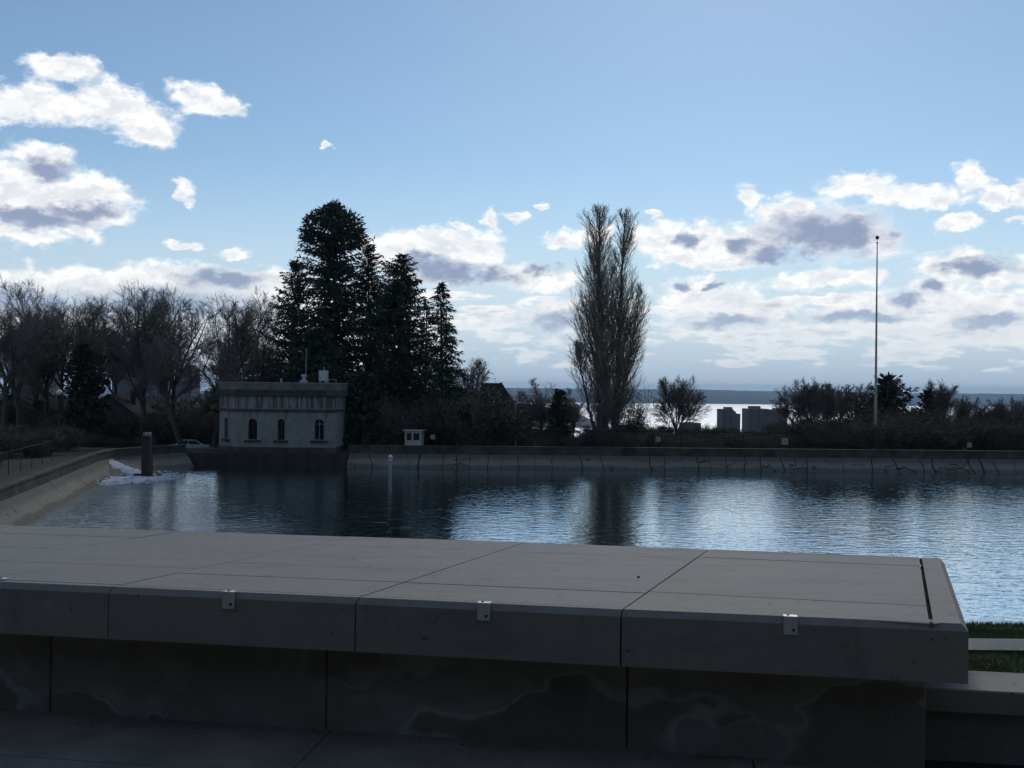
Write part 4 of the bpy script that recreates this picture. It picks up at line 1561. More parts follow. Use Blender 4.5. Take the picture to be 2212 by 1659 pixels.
def build_trees():
    # --- the evergreen group
    x, y, h = spot(338, 202, 103)
    plant('giant_conifer', conifer(h, interp((0, 4.6), (.25, 5.2), (.45, 4.6), (.62, 4.3), (.76, 4.1), (.85, 3.3), (.92, 2.0), (.96, .9), (1, .3)), 1, 84, 9, -0.05, 0.52, 0.085, 28, upsweep=0.0, gap=.12, dome=(3.05, 3.5, 3400)),
          x, y, 'tallest dark conifer with a rounded dome top behind the gatehouse', 'tree', 'evergreen trees behind the gatehouse')
    x, y, h = spot(374, 243, 106)
    plant('conifer', conifer(h, interp((0, 3.6), (.4, 3.4), (.75, 2.4), (.92, 1.3), (1, .3)), 2, 70, 7, -0.06, 0.52, 0.09, 24, gap=.12),
          x, y, 'dark conifer pressed against the right shoulder of the dome-topped conifer', 'tree', 'evergreen trees behind the gatehouse')
    x, y, h = spot(292, 262, 100)
    plant('conifer', conifer(h, interp((0, 5.6), (.35, 5.3), (.6, 4.0), (.85, 1.9), (1, .2)), 3, 60, 8, -0.02, 0.52, 0.085, 22, gap=0.18, upsweep=.1),
          x, y, 'feathery pointed conifer leaning out left of the dome-topped conifer', 'tree', 'evergreen trees behind the gatehouse')
    x, y, h = spot(400, 254, 101)
    plant('conifer', conifer(h, interp((0, 4.0), (.3, 4.0), (.6, 3.4), (.8, 2.7), (.90, 1.9), (.96, 1.0), (1, .2)), 4, 80, 9, -0.05, 0.52, 0.085, 27, gap=0.1),
          x, y, 'dense blunt-topped conifer standing right of the dome-topped conifer', 'tree', 'evergreen trees behind the gatehouse')
    x, y, h = spot(443.5, 282, 99)
    plant('conifer', conifer(h, interp((0, 3.5), (.3, 3.3), (.55, 2.5), (.8, 1.4), (1, .15)), 5, 58, 7, -0.12, 0.55, 0.085, 24, gap=0.16),
          x, y, 'slim open conifer with drooping boughs at the right end of the evergreen group', 'tree', 'evergreen trees behind the gatehouse')
    x, y, h = spot(425, 300, 104)
    plant('conifer', conifer(h, interp((0, 2.9), (.5, 2.3), (.8, 1.3), (1, .2)), 6, 46, 7, -0.1, 0.52, 0.09, 18, gap=0.22),
          x, y, 'narrow dark conifer half hidden between two taller conifers', 'tree', 'evergreen trees behind the gatehouse')
    x, y, h = spot(318, 330, 96)
    plant('conifer', conifer(h, interp((0, 4.2), (.5, 3.6), (.8, 2.4), (1, .5)), 7, 46, 9, -0.05, 0.6, 0.2, 15),
          x, y, 'low dark conifer directly above the gatehouse roof', 'tree', 'evergreen trees behind the gatehouse')
    x, y, h = spot(262, 366, 97)
    plant('evergreen_shrub', bush(h, 2.4, 8, 'evergreen_leaf', 7000, 46, 0.16), x, y, 'tall dark evergreen shrub rising left of the gatehouse roof', 'shrub')
    x, y, h = spot(365, 372, 95)
    plant('conifer', conifer(h, interp((0, 3.8), (.5, 3.0), (.8, 1.8), (1, .3)), 9, 36, 9, -0.08, 0.6, 0.2, 15),
          x, y, 'low dark conifer just right of the gatehouse', 'tree', 'evergreen trees behind the gatehouse')
    x, y, h = spot(86, 345, 104)
    plant('conifer', conifer(h, interp((0, 2.3), (.55, 2.2), (.8, 1.6), (.93, .9), (1, .2)), 10, 52, 9, -0.02, 0.5, 0.2, 15),
          x, y, 'dense dark cone-shaped evergreen among the bare trees at the left', 'tree')
    x, y, h = spot(561, 390, 99)
    plant('conifer', conifer(h, interp((0, 1.9), (.3, 1.8), (.7, .95), (1, .12)), 11, 34, 8, -0.05, 0.4, 0.15, 13),
          x, y, 'small dark cone-shaped conifer left of the poplar', 'tree')
    x, y, h = spot(889, 376, 104)
    plant('fir_tree', conifer(h, interp((0, 4.8), (.35, 4.3), (.6, 3.2), (.8, 1.9), (1, .15)), 12, 20, 7, 0.02, 0.7, 0.15, 22, upsweep=0.05),
          x, y, 'wide-branched dark fir just right of the flagpole', 'tree')
    x, y, h = spot(925, 391, 102)
    plant('conifer', conifer(h, interp((0, 2.6), (.4, 2.0), (.7, 1.1), (1, .15)), 13, 26, 7, 0.0, 0.5, 0.15, 13),
          x, y, 'small pointed conifer right of the wide-branched fir', 'tree')
    x, y, h = spot(635, 390, 97)
    plant('evergreen_shrub', bush(h, 1.5, 14, 'evergreen_leaf', 5200, 40, 0.13), x, y, 'tall dark shrub at the right foot of the poplar', 'shrub')

    # --- the poplar
    x, y, h = spot(606, 211, 101)
    s = 0.101
    xr = lambda px: (px - 606) * s
    wl = interp((0, .8), (.12, 1.9), (.25, 2.9), (.45, 2.7), (.6, 2.1), (.75, 1.65), (.9, 1.35), (.96, 1.15), (1, .8))
    wr = interp((0, .8), (.12, 1.6), (.25, 2.3), (.4, 2.2), (.55, 1.7), (.75, 1.35), (.9, 1.2), (.96, 1.0), (1, .7))
    plant('poplar', poplar(21, [
        (0, xr(598.5), 0, h, 0, wl, 0.62, 155),
        (xr(617), xr(624.5), 0.5, h * 0.985, 0, wr, 0.46, 125),
        (xr(612), xr(641), -0.3, h * 0.67, 0.5, interp((0, .8), (.3, 2.1), (.5, 1.3), (.68, .5)), 0.26, 74),
        (xr(608), xr(609.5), 0.2, h * 0.62, 2.0, interp((0, .5), (.3, 1.0), (.6, .6)), 0.22, 38),
        (xr(600), xr(578), 0.3, h * 0.42, 1.0, interp((0, .6), (.2, 1.7), (.42, .7)), 0.2, 50),
        (xr(604), xr(593), -0.4, h * 0.80, 1.0, interp((0, .6), (.3, 1.4), (.6, 1.1), (.8, .5)), 0.22, 60),
    ], h), x, y, 'tall leafless poplar with two upright leaders beyond the far wall', 'tree')

    # --- bare trees at the left
    left = [
        # px, top, dist, half-width m, style, seed, lean, label
        (146, 279, 104, 4.6, 'fan', 31, (0.0, 0), 'tall bare tree with a fan-shaped crown in the middle of the left group', .30),
        (216, 284, 99, 5.4, 'crooked', 32, (0.05, 0), 'bare tree with crooked heavy limbs just left of the gatehouse', .16),
        (62, 286, 108, 5.0, 'round', 33, (0.03, 0), 'tall bare tree with a rounded crown left of the cone-shaped evergreen', .30),
        (4, 300, 100, 5.2, 'round', 34, (0.06, 0), 'bare tree cut by the left edge of the picture', .30),
        (98, 288, 118, 4.4, 'fan', 35, (-0.02, 0), 'slender bare tree behind the cone-shaped evergreen', .30),
        (184, 300, 96, 3.6, 'round', 36, (-0.30, 0), 'bare tree with a trunk leaning to the left beside the road', .32),
        (250, 300, 114, 4.4, 'round', 37, (-0.05, 0), 'bare tree partly behind the feathery conifer', .28),
        (34, 312, 120, 4.6, 'crooked', 38, (0.0, 0), 'bare spreading tree in the second row at the far left', .25),
        (118, 305, 126, 4.4, 'round', 39, (0.0, 0), 'bare tree in the second row behind the fan-shaped crown', .28),
    ]
    made = []
    for (px, top, yy, sp, st, seed, lean, lab, fk) in left:
        x, y, h = spot(px, top, yy)
        me = bare_tree('bare_tree', h, sp, seed, st, fk, 0.02, lean, dense=1.08)
        made.append((me, h))
        plant('bare_tree', me, x, y, lab, 'tree', 'leafless trees left of the gatehouse')
    for k, (px, top, yy, src) in enumerate(((22, 296, 112, 0), (46, 300, 117, 4), (80, 292, 113, 2), (132, 292, 121, 2), (170, 294, 112, 4),
                                            (236, 292, 108, 0), (266, 318, 106, 6))):
        x, y, h = spot(px, top, yy)
        me, h0 = made[src]
        f = h / h0
        plant('bare_tree', me, x, y, 'bare tree with a hazy twiggy crown in the crowded back rows at the left', 'tree', 'back rows of leafless trees at the left', 1.1 + k * 2.3, (f * 1.1, f * 1.1, f))
    # --- bare trees along the far side
    mid = [
        (472, 361, 122, 2.2, 'fan', 41, 'thin bare tree at the right of the evergreen group', .3, 1.0),
        (541, 376, 100, 2.3, 'weep', 42, 'bare weeping tree with a forked trunk between the house and the poplar', .22, 1.0),
        (524, 389, 101, 2.2, 'weep', 43, 'lower bare weeping tree right beside the sharp roofed house', .22, 1.0),
        (562, 386, 104, 1.7, 'weep', 44, 'small bare weeping tree behind the small dark conifer', .25, .9),
        (676, 377, 106, 3.2, 'shrub', 45, 'round-crowned bare tree right of the poplar against the bright water', .10, 1.0),
        (794, 381, 107, 2.0, 'round', 46, 'bare tree at the left of the clump before the flagpole', .3, 1.0),
        (811, 383, 103, 2.2, 'fan', 47, 'dense upright bare tree in the clump before the flagpole', .25, 1.15),
        (838, 376, 105, 2.6, 'round', 48, 'tallest bare tree in the clump before the flagpole', .3, 1.0),
        (856, 379, 109, 2.1, 'round', 49, 'bare tree closest to the left side of the flagpole', .3, 1.0),
        (824, 388, 100, 1.6, 'fan', 50, 'slim forked bare tree in front of the clump before the flagpole', .25, .9),
        (942, 385, 108, 2.2, 'fan', 51, 'wispy bare tree behind the small pointed conifer', .3, .9),
        (968, 400, 112, 1.8, 'fan', 52, 'faint wispy bare tree left of the rounded tree', .3, .8),
        (999, 402, 100, 2.6, 'shrub', 53, 'dense round-topped tree near the right edge', .14, 1.25),
        (1026, 398, 104, 2.2, 'shrub', 54, 'bare tree cut by the right edge of the picture', .2, 1.1),
        (575, 402, 108, 1.6, 'fan', 55, 'small bare tree at the left foot of the poplar', .3, .9),
        (875, 392, 112, 2.2, 'round', 56, 'bare tree directly behind the flagpole', .3, 1.0),
    ]
    kinds_mid = {}
    for (px, top, yy, sp, st, seed, lab, fk, de) in mid:
        x, y, h = spot(px, top, yy)
        key = st if seed not in (41, 48, 53) else seed
        if key not in kinds_mid:
            kinds_mid[key] = (bare_tree('bare_tree', h, sp, seed, st, fk, 0.017, (0, 0), dense=min(de, 1.05)), h, sp)
        me, h0, sp0 = kinds_mid[key]
        f, w = h / h0, 0.5 * (h / h0 + sp / sp0)
        plant('bare_tree', me, x, y, lab, 'tree', 'leafless trees beyond the far wall', seed * 1.7, (w, w, f))

    # --- thicket behind the far wall and left bank
    kinds = [bush(2.6, 1.9, 61), bush(2.6, 1.8, 62, leaves=4200), bush(2.6, 2.1, 63, leaves=6500), bush(2.6, 1.8, 64, 'evergreen_leaf', 6000)]
    rng = random.Random(9)
    tops = interp((186, 425), (215, 412), (345, 405), (372, 398), (410, 402), (440, 398), (465, 392), (485, 396), (505, 402), (520, 416), (535, 434),
                  (550, 425), (575, 431), (590, 428), (625, 425), (650, 424), (665, 427), (700, 428), (712, 424), (740, 431), (765, 430), (785, 424), (800, 418),
                  (830, 421), (860, 414), (880, 410), (925, 414), (945, 420), (965, 421), (985, 416), (1024, 412))
    px = 346
    lab_dark = 'dark brown bushy shrub in the thicket behind the far wall'
    while px < 1060:
        for row, (yy, dt) in enumerate(((94.5, 12), (98.5, 4), (103, 0))):
            q = px + rng.uniform(-6, 6) + row * 4
            top = tops(q) + dt * rng.uniform(0.6, 1.2) + rng.uniform(-2, 4)
            if row == 0 and 405 < q < 424:
                continue
            top = min(top, 438)
            x, y, h = spot(q, top, yy + rng.uniform(-1.2, 1.2))
            s = h / 2.6
            k = rng.randrange(4)
            plant('shrub', kinds[k], x, y, lab_dark if k < 3 else 'dark green bushy shrub in the thicket behind the far wall', 'shrub',
                  'brown shrubs behind the far wall' if k < 3 else 'green shrubs behind the far wall', rng.uniform(0, 6.28), (s * rng.uniform(.9, 1.15),) * 2 + (s,))
        px += 15
    for q in range(-20, 222, 13):
        for yy, t in ((98, 437), (106, 424), (116, 414)):
            top = t + rng.uniform(-7, 5)
            if yy == 98 and 150 < q < 215:
                continue
            x, y, h = spot(q + rng.uniform(-5, 5), top, yy + rng.uniform(-2, 2))
            s = max(0.3, h / 2.6)
            k = rng.randrange(4)
            plant('shrub', kinds[k], x, y, 'dark brown bushy shrub under the bare trees at the left' if k < 3 else 'dark green bushy shrub under the bare trees at the left', 'shrub',
                  'brown shrubs under the left trees' if k < 3 else 'green shrubs under the left trees', rng.uniform(0, 6.28), (s,) * 3)

    for q in range(-60, 118, 11):
        for yy, t in ((70, 449), (80, 444), (88, 441)):
            x = on_y(q + rng.uniform(-5, 5), t, yy)[0]
            lim = -14.25 - 0.227 * yy - (6 if yy < 75 else 4)
            if x > lim:
                continue
            k = rng.randrange(4)
            s = rng.uniform(0.45, 0.8)
            plant('shrub', kinds[k], x, yy + rng.uniform(-3, 3), 'low dark shrub on the grass above the left bank', 'shrub', 'low shrubs above the left bank', rng.uniform(0, 6.28), (s * 1.2, s * 1.2, s))
    # --- woods on the hillside below the park
    rg = np.random.default_rng(77)
    acc = Acc()
    n = 900
    az = np.radians(rg.uniform(-34, 34, n))
    r = 190 * (2500 / 190) ** rg.random(n)
    cx, cyy = np.sin(az) * r, np.cos(az) * r
    cz = ground_h(cx, cyy)
    ok = cz > -129
    for x0, y0, z0, rr in zip(cx[ok], cyy[ok], cz[ok], r[ok]):
        k = 90
        hh, ww = rg.uniform(4.0, 7.5), rg.uniform(2.5, 5)
        p = rg.normal(0, 1, (k, 3))
        p /= np.linalg.norm(p, axis=1, keepdims=True)
        c = np.array((x0, y0, z0 + hh * 0.5)) + p * np.array((ww, ww, hh * 0.5)) * rg.uniform(.5, 1, (k, 1))
        V, F = sprays(c, rg.normal(0, 1, (k, 3)), rg.uniform(.8, 1.8, k), rg.uniform(.4, .8, k), rg, 0)
        acc.add(V, F)
    o = link_mesh('distant_trees', acc.mesh('distant_trees', M['shrub_leaf']))
    tag(o, 'dark mass of trees on the hillside below the park', kind='stuff')


build_trees()

# ------------------------------------------------------------------ gatehouse


def build_gatehouse():
    Yg = 88.0
    p0 = on_y(217.8, 452.7, Yg)
    e = empty('gatehouse', (p0[0] - 0.45, Yg, -4.47))
    e.scale = (0.975, 1, 1)
    tag(e, 'pale streaked stone gatehouse with arched windows at the water', 'building')
    W = 11.0
    plan = [(0.0, 1.9), (1.95, 0.30), (7.2, -0.1), (11.0, 0.35)]
    back = [(11.0, 8.0), (2.2, 8.0), (0.0, 6.4)]
    H = 6.15
    wall = MB()
    wins = {0: [(0.42, 0.5, 1.15, 3.0)], 1: [(0.30, 0.84, 1.15, 3.0), (0.80, 0.66, 1.15, 3.0)], 2: [(0.62, 0.86, 1.15, 3.0)]}
    reveal = 0.32

    def facet(a, b, holes):
        a, b = np.array(a), np.array(b)
        L = np.linalg.norm(b - a)
        d = (b - a) / L
        nin = np.array((-d[1], d[0]))
        def P(s, z, dep=0.0):
            q = a + d * s + nin * dep
            return (q[0], q[1], z)
        x = 0.0
        zt = 5.02
        for (frac, w, z0, z1) in holes:
            c = frac * L
            l, r = c - w / 2, c + w / 2
            rad = w / 2
            spring = z1 - rad
            wall.face([P(x, 0), P(l, 0), P(l, zt), P(x, zt)])
            wall.face([P(l, 0), P(r, 0), P(r, z0), P(l, z0)])
            n = 8
            arc = [(c - rad * math.cos(math.pi * k / n), spring + rad * math.sin(math.pi * k / n)) for k in range(n + 1)]
            for k in range(n):
                (xa, za), (xb, zb) = arc[k], arc[k + 1]
                wall.face([P(xa, za), P(xb, zb), P(xb, zt), P(xa, zt)])
            outline = [(l, z0), (r, z0)] + [(q[0], q[1]) for q in reversed(arc)]
            m_ = len(outline)
            for k in range(m_):
                (xa, za), (xb, zb) = outline[k], outline[(k + 1) % m_]
                wall.face([P(xa, za), P(xa, za, reveal), P(xb, zb, reveal), P(xb, zb)])
            # window: pane, frame, sill
            pane = MB()
            pane.face([P(q[0], q[1], reveal - 0.01) for q in outline])
            wo = pane.build('window', M['glass'], e)
            fr = MB()
            th = 0.05
            for (x0_, x1_, za, zb) in ((l, l + th, z0, spring), (r - th, r, z0, spring), (c - th / 2, c + th / 2, z0, z1 - 0.03), (l, r, z0, z0 + th), (l, r, spring - th / 2, spring + th / 2)):
                q = [a + d * x0_ + nin * (reveal - 0.07), a + d * x1_ + nin * (reveal - 0.07), a + d * x1_ + nin * (reveal - 0.012), a + d * x0_ + nin * (reveal - 0.012)]
                fr.prism([tuple(v) for v in q], za, zb)
            fr.build('frame', M['parapet'] if frac != 0.62 else M['sign_back'], wo)
            sl = MB()
            q = [a + d * (l - 0.34) - nin * 0.14, a + d * (r + 0.34) - nin * 0.14, a + d * (r + 0.34) - nin * 0.003, a + d * (l - 0.34) - nin * 0.003]
            sl.prism([tuple(v) for v in q], z0 - 0.24, z0 - 0.02)
            sl.build('sill', M['parapet'], wo)
            x = r
        wall.face([P(x, 0), P(L, 0), P(L, zt), P(x, zt)])

    ring = plan + back
    for k in range(len(ring)):
        facet(ring[k], ring[(k + 1) % len(ring)], wins.get(k, []))
    wall.build('wall', M['stucco'], e)

    def band(off, z0, z1):
        out = []
        n = len(ring)
        for k in range(n):
            a, b, c = np.array(ring[k - 1]), np.array(ring[k]), np.array(ring[(k + 1) % n])
            d0, d1 = (b - a) / np.linalg.norm(b - a), (c - b) / np.linalg.norm(c - b)
            n0, n1 = np.array((d0[1], -d0[0])), np.array((d1[1], -d1[0]))
            m_ = n0 + n1
            m_ /= np.linalg.norm(m_)
            out.append(b + m_ / max(.4, m_ @ n0) * off)
        return MB().prism([tuple(v) for v in out], z0, z1)
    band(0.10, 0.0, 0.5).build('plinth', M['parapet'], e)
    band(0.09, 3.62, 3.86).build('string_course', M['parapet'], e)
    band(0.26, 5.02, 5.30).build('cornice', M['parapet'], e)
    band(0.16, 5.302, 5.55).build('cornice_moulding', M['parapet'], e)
    band(0.10, 5.552, H).build('parapet', M['grey_stone'], e)
    band(0.14, H + 0.002, H + 0.07).build('coping', M['sign_back'], e)
    zr = H + 0.07
    # things on the roof
    MB().box(7.2, 7.9, 2.6, 3.3, zr, zr + 0.22).lathe([(0.2, zr + .2), (0.2, zr + .55), (0.32, zr + .58), (0.30, zr + .72), (0.05, zr + .8)], 10, 7.55, 2.95).build('roof_vent', M['metal_grey'], e)
    MB().tube((7.62, 3.4, zr), (7.62, 3.4, zr + 3.0), 0.03, 0.02).lathe([(0.05, zr + 2.95), (0.07, zr + 3.05), (0.03, zr + 3.15)], 8, 7.62, 3.4).build('mast', M['metal_grey'], e)
    MB().box(9.0, 9.72, 2.5, 3.4, zr + 0.18, zr + 1.12).tube((9.4, 3, zr + 1.1), (9.4, 3, zr + 1.45), 0.03).box(9.05, 9.15, 2.6, 3.3, zr, zr + .18).box(9.55, 9.65, 2.6, 3.3, zr, zr + .18).build('equipment_box', M['white_paint'], e)
    MB().tube((9.9, 2.6, zr + .3), (10.6, 2.6, zr + .3), 0.02).tube((10.6, 2.6, zr), (10.6, 2.6, zr + .3), 0.02).tube((9.9, 2.6, zr), (9.9, 2.6, zr + .3), 0.02).build('rail', M['metal_grey'], e)
    MB().lathe([(0.1, zr), (0.1, zr + .25), (.16, zr + .28), (.04, zr + .38)], 8, 5.6, 2.2).build('vent_cap', M['metal_grey'], e)


build_gatehouse()

# ------------------------------------------------------------------ objects round the basin


def build_fences():
    def fence(pts, h, label, seedz=None):
        e = empty('chain_link_fence', (pts[0][0], pts[0][1], gz(*pts[0])))
        tag(e, label, 'fence')
        ox, oy, oz = e.location
        rails, wires = MB(), MB()
        post_me = None
        for k in range(len(pts)):
            x, y = pts[k]
            z = gz(x, y)
            if post_me is None:
                post_me = MB().tube((0, 0, -0.2), (0, 0, h + 0.05), 0.026, seg=6).mesh('post', M['dark_metal'])
            o = link_mesh('post', post_me, e)
            o.location = (x - ox, y - oy, z - oz)
            if k < len(pts) - 1:
                x2, y2 = pts[k + 1]
                z2 = gz(x2, y2)
                a, b = (x - ox, y - oy, z - oz), (x2 - ox, y2 - oy, z2 - oz)
                rails.tube((a[0], a[1], a[2] + h), (b[0], b[1], b[2] + h), 0.022, seg=5)
                for q in range(1, 9):
                    zz = h * q / 9
                    wires.tube((a[0], a[1], a[2] + zz), (b[0], b[1], b[2] + zz), 0.004, seg=3)
        rails.build('top_rail', M['dark_metal'], e)
        wo = wires.build('wire', M['dark_metal'], e)
        wo['kind'] = 'stuff'
        return e
    pts = [(-13.5 + k * 2.9, 91.0 + 0.023 * k * 2.9) for k in range(31)]
    fence(pts, 1.95, 'thin wire fence with slim posts behind the far parapet wall')
    pts = [(-22.4 - 0.227 * k * 3.0 * .98, 22 + k * 3.0 * .98) for k in range(19)]
    fence(pts, 1.5, 'thin wire fence on the grass above the left bank')
    # pale sign boards on the far fence
    for px, py, w, lab in ((432.8, 437.0, 0.42, 'smallest pale square board on the fence, right of the white kiosk'),
                           (658, 439.5, 0.46, 'pale square board on the fence right of the poplar'),
                           (785, 441.3, 0.62, 'largest pale square board on the fence, below the bare clump'),
                           (969.5, 445.0, 0.44, 'pale square board on the fence near the right edge')):
        x = on_y(px, py, 91)[0]
        y = 91.0 + 0.023 * (x + 13.5) - 0.045
        p = on_y(px, py, y)
        e = empty('sign_board', tuple(p))
        tag(e, lab, 'sign', 'blank boards on the far fence')
        MB().box(-w / 2, w / 2, -0.012, 0.0, -w / 2, w / 2).build('board', M['sign_back'], e)
        MB().box(-w / 2 + .03, w / 2 - .03, 0.001, 0.012, -.03, .03).build('clip', M['metal_grey'], e)


build_fences()


def build_poles():
    # flagpole
    b = on_y(875.2, 452, 93.0)
    z0 = gz(b[0], 93.0)
    top = on_y(878.4, 243.5, 93.0)
    h = top[2] - z0
    e = empty('flagpole', (b[0], 93.0, z0))
    tag(e, 'tall slender cream flagpole with a ball on top', 'flagpole')
    MB().lathe([(0.34, -0.1), (0.34, 0.25), (0.2, 0.3), (0.2, 0.45)], 12).build('base', M['cream_paint'], e)
    MB().lathe([(0.15, 0.45), (0.145, h * 0.25), (0.125, h * 0.26), (0.095, h * 0.55), (0.065, h * 0.85), (0.045, h)], 10).build('pole', M['cream_paint'], e, True)
    MB().tube((0, 0, h), (0, 0, h + 0.55), 0.02, seg=6).lathe([(0.10, h + .02), (0.10, h + .1), (.03, h + .14)], 8).build('truck', M['dark_metal'], e)
    MB().lathe([(0.02, h + .36), (0.13, h + .42), (0.18, h + .55), (0.13, h + .68), (0.02, h + .74)], 12).build('ball', M['dark_metal'], e, True)
    # depth gauge in the water
    b = on_z(390.2, 473.4, Z_WATER)
    e = empty('gauge_post', (b[0], b[1], Z_WATER - 1.0))
    tag(e, 'white round-topped gauge post standing in the reservoir', 'post')
    MB().lathe([(0.13, 0), (0.13, 2.05), (0.15, 2.06), (0.15, 2.2)], 12).build('shaft', M['bright_paint'], e, True)
    MB().lathe([(0.14, 2.202), (0.14, 2.26)], 12).build('band', M['dark_metal'], e)
    MB().lathe([(0.17, 2.262), (0.175, 2.36), (0.13, 2.47), (0.04, 2.52)], 12).build('cap', M['bright_paint'], e, True)
    # inlet pillar
    b = on_z(147, 478, Z_WATER)
    e = empty('water_pillar', (b[0], b[1], Z_WATER - 1.0))
    tag(e, 'dark square pillar standing in the water at the inlet', 'pillar')
    top = on_y(147, 432.5, b[1])[2] - (Z_WATER - 1.0)
    MB().box(-.34, .34, -.34, .34, 0, top - 1.9).build('wet_foot', M['wood_dark'], e, bevel=0.04)
    MB().box(-.28, .28, -.28, .28, top - 1.898, top - .24).build('shaft', M['wood_dark'], e, bevel=0.04)
    MB().box(-.24, .24, -.24, .24, top - .238, top).build('cap', M['sign_back'], e, bevel=0.03)
    MB().box(-.95, -.36, -.18, .18, 0.86, 1.32).build('side_valve', M['dark_metal'], e, bevel=0.03)
    # jet of water near the far bank
    b = on_z(505, 467.5, Z_WATER)
    mb = MB()
    rr = random.Random(3)
    for k in range(40):
        z = rr.random() ** 1.4 * 0.7
        sx, sy, r = rr.gauss(0, 0.05 + z * .06), rr.gauss(0, 0.05), rr.uniform(.012, .03)
        mb.lathe([(r * .3, z), (r, z + r), (r * .3, z + 2 * r)], 5, sx, sy)
    o = mb.build('water_splash', M['foam'])
    o.location = (b[0], b[1], Z_WATER)
    tag(o, 'small white splash of water near the far bank', 'splash')
    o['kind'] = 'stuff'

    def lamp(px, top_py, y, label, gl=0.24):
        p = on_y(px, top_py, y)
        z0 = gz(p[0], y)
        h = p[2] - z0
        e = empty('street_lamp', (p[0], y, z0))
        tag(e, label, 'street lamp', 'park lamps')
        MB().lathe([(0.16, -.1), (0.16, .4), (.09, .5), (.075, h - .62), (.12, h - .56), (.14, h - .48)], 10).build('post', M['dark_metal'], e, True)
        MB().lathe([(.10, h - .479), (gl, h - .33), (gl * 1.05, h - .22), (gl * .8, h - .07), (.05, h)], 14).build('globe', M['globe'], e, True)
    lamp(59.4, 389.5, 88, 'park lamp with a white globe in front of the left trees')

    def cobra(px, top_py, y, label):
        p = on_y(px, top_py, y)
        z0 = gz(p[0], y)
        h = p[2] - z0
        e = empty('street_light', (p[0], y, z0))
        tag(e, label, 'street light', 'tall street lights')
        MB().tube((0.9, 0, -.1), (0.9, 0, h), 0.09, 0.06).tube((0.9, 0, h), (0, 0, h + .12), 0.04).build('pole', M['metal_grey'], e)
        MB().box(-.35, .1, -.12, .12, h + .06, h + .18).build('lamp_head', M['white_paint'], e, bevel=.03)
    cobra(161.5, 376.5, 108, 'street light with a pale head right of the fan-shaped bare tree')
    # slim pole left of the weeping tree
    p = on_y(516, 404, 95)
    z0 = gz(p[0], 95)
    e = empty('utility_pole', (p[0], 95, z0))
    tag(e, 'thin dark pole standing behind the far wall left of the weeping trees', 'pole')
    MB().tube((0, 0, -.1), (0, 0, p[2] - z0), .06, .045).build('shaft', M['metal_grey'], e)
    MB().lathe([(.06, p[2] - z0), (.07, p[2] - z0 + .06), (.02, p[2] - z0 + .12)], 8).build('cap', M['metal_grey'], e)


build_poles()


def build_kiosk():
    p = on_y(414.5, 444, 91.8)
    z0 = gz(p[0], 91.8)
    ht = on_y(414.5, 429.4, 91.8)[2] - z0
    e = empty('kiosk', (p[0], 91.8, z0), -0.12)
    tag(e, 'small white kiosk with a flat overhanging roof behind the far wall', 'kiosk')
    w, d = 0.68, 0.62
    wl = MB()
    zt = ht - .14
    # four corner posts, low walls, so that the openings are real
    for sx in (-1, 1):
        for sy in (-1, 1):
            wl.box(sx * w - .07, sx * w + .07, sy * d - .07, sy * d + .07, 0, zt)
    wl.box(-w + .07, w - .07, -d - .03, -d + .03, 0, zt * .52)
    wl.box(-w + .07, w - .07, d - .03, d + .03, 0, zt)
    wl.box(-w - .03, -w + .03, -d + .07, d - .07, 0, zt * .52)
    wl.box(w - .03, w + .03, -d + .07, d - .07, 0, zt)
    wl.box(-.12, .02, -d - .04, -d + .04, zt * .52, zt)
    wl.box(-w + .07, w - .07, -d - .03, -d + .03, zt * .9, zt)
    wl.build('wall', M['white_paint'], e)
    MB().box(-w - .24, w + .24, -d - .24, d + .24, zt + .002, ht).build('roof', M['white_paint'], e, bevel=.02)
    MB().box(.03, w - .08, -d - .01, -d + .01, zt * .54, zt * .89).build('window', M['glass'], e)
    MB().box(-w + .08, -.13, -d - .01, -d + .01, zt * .54, zt * .89).build('window', M['glass'], e)


build_kiosk()


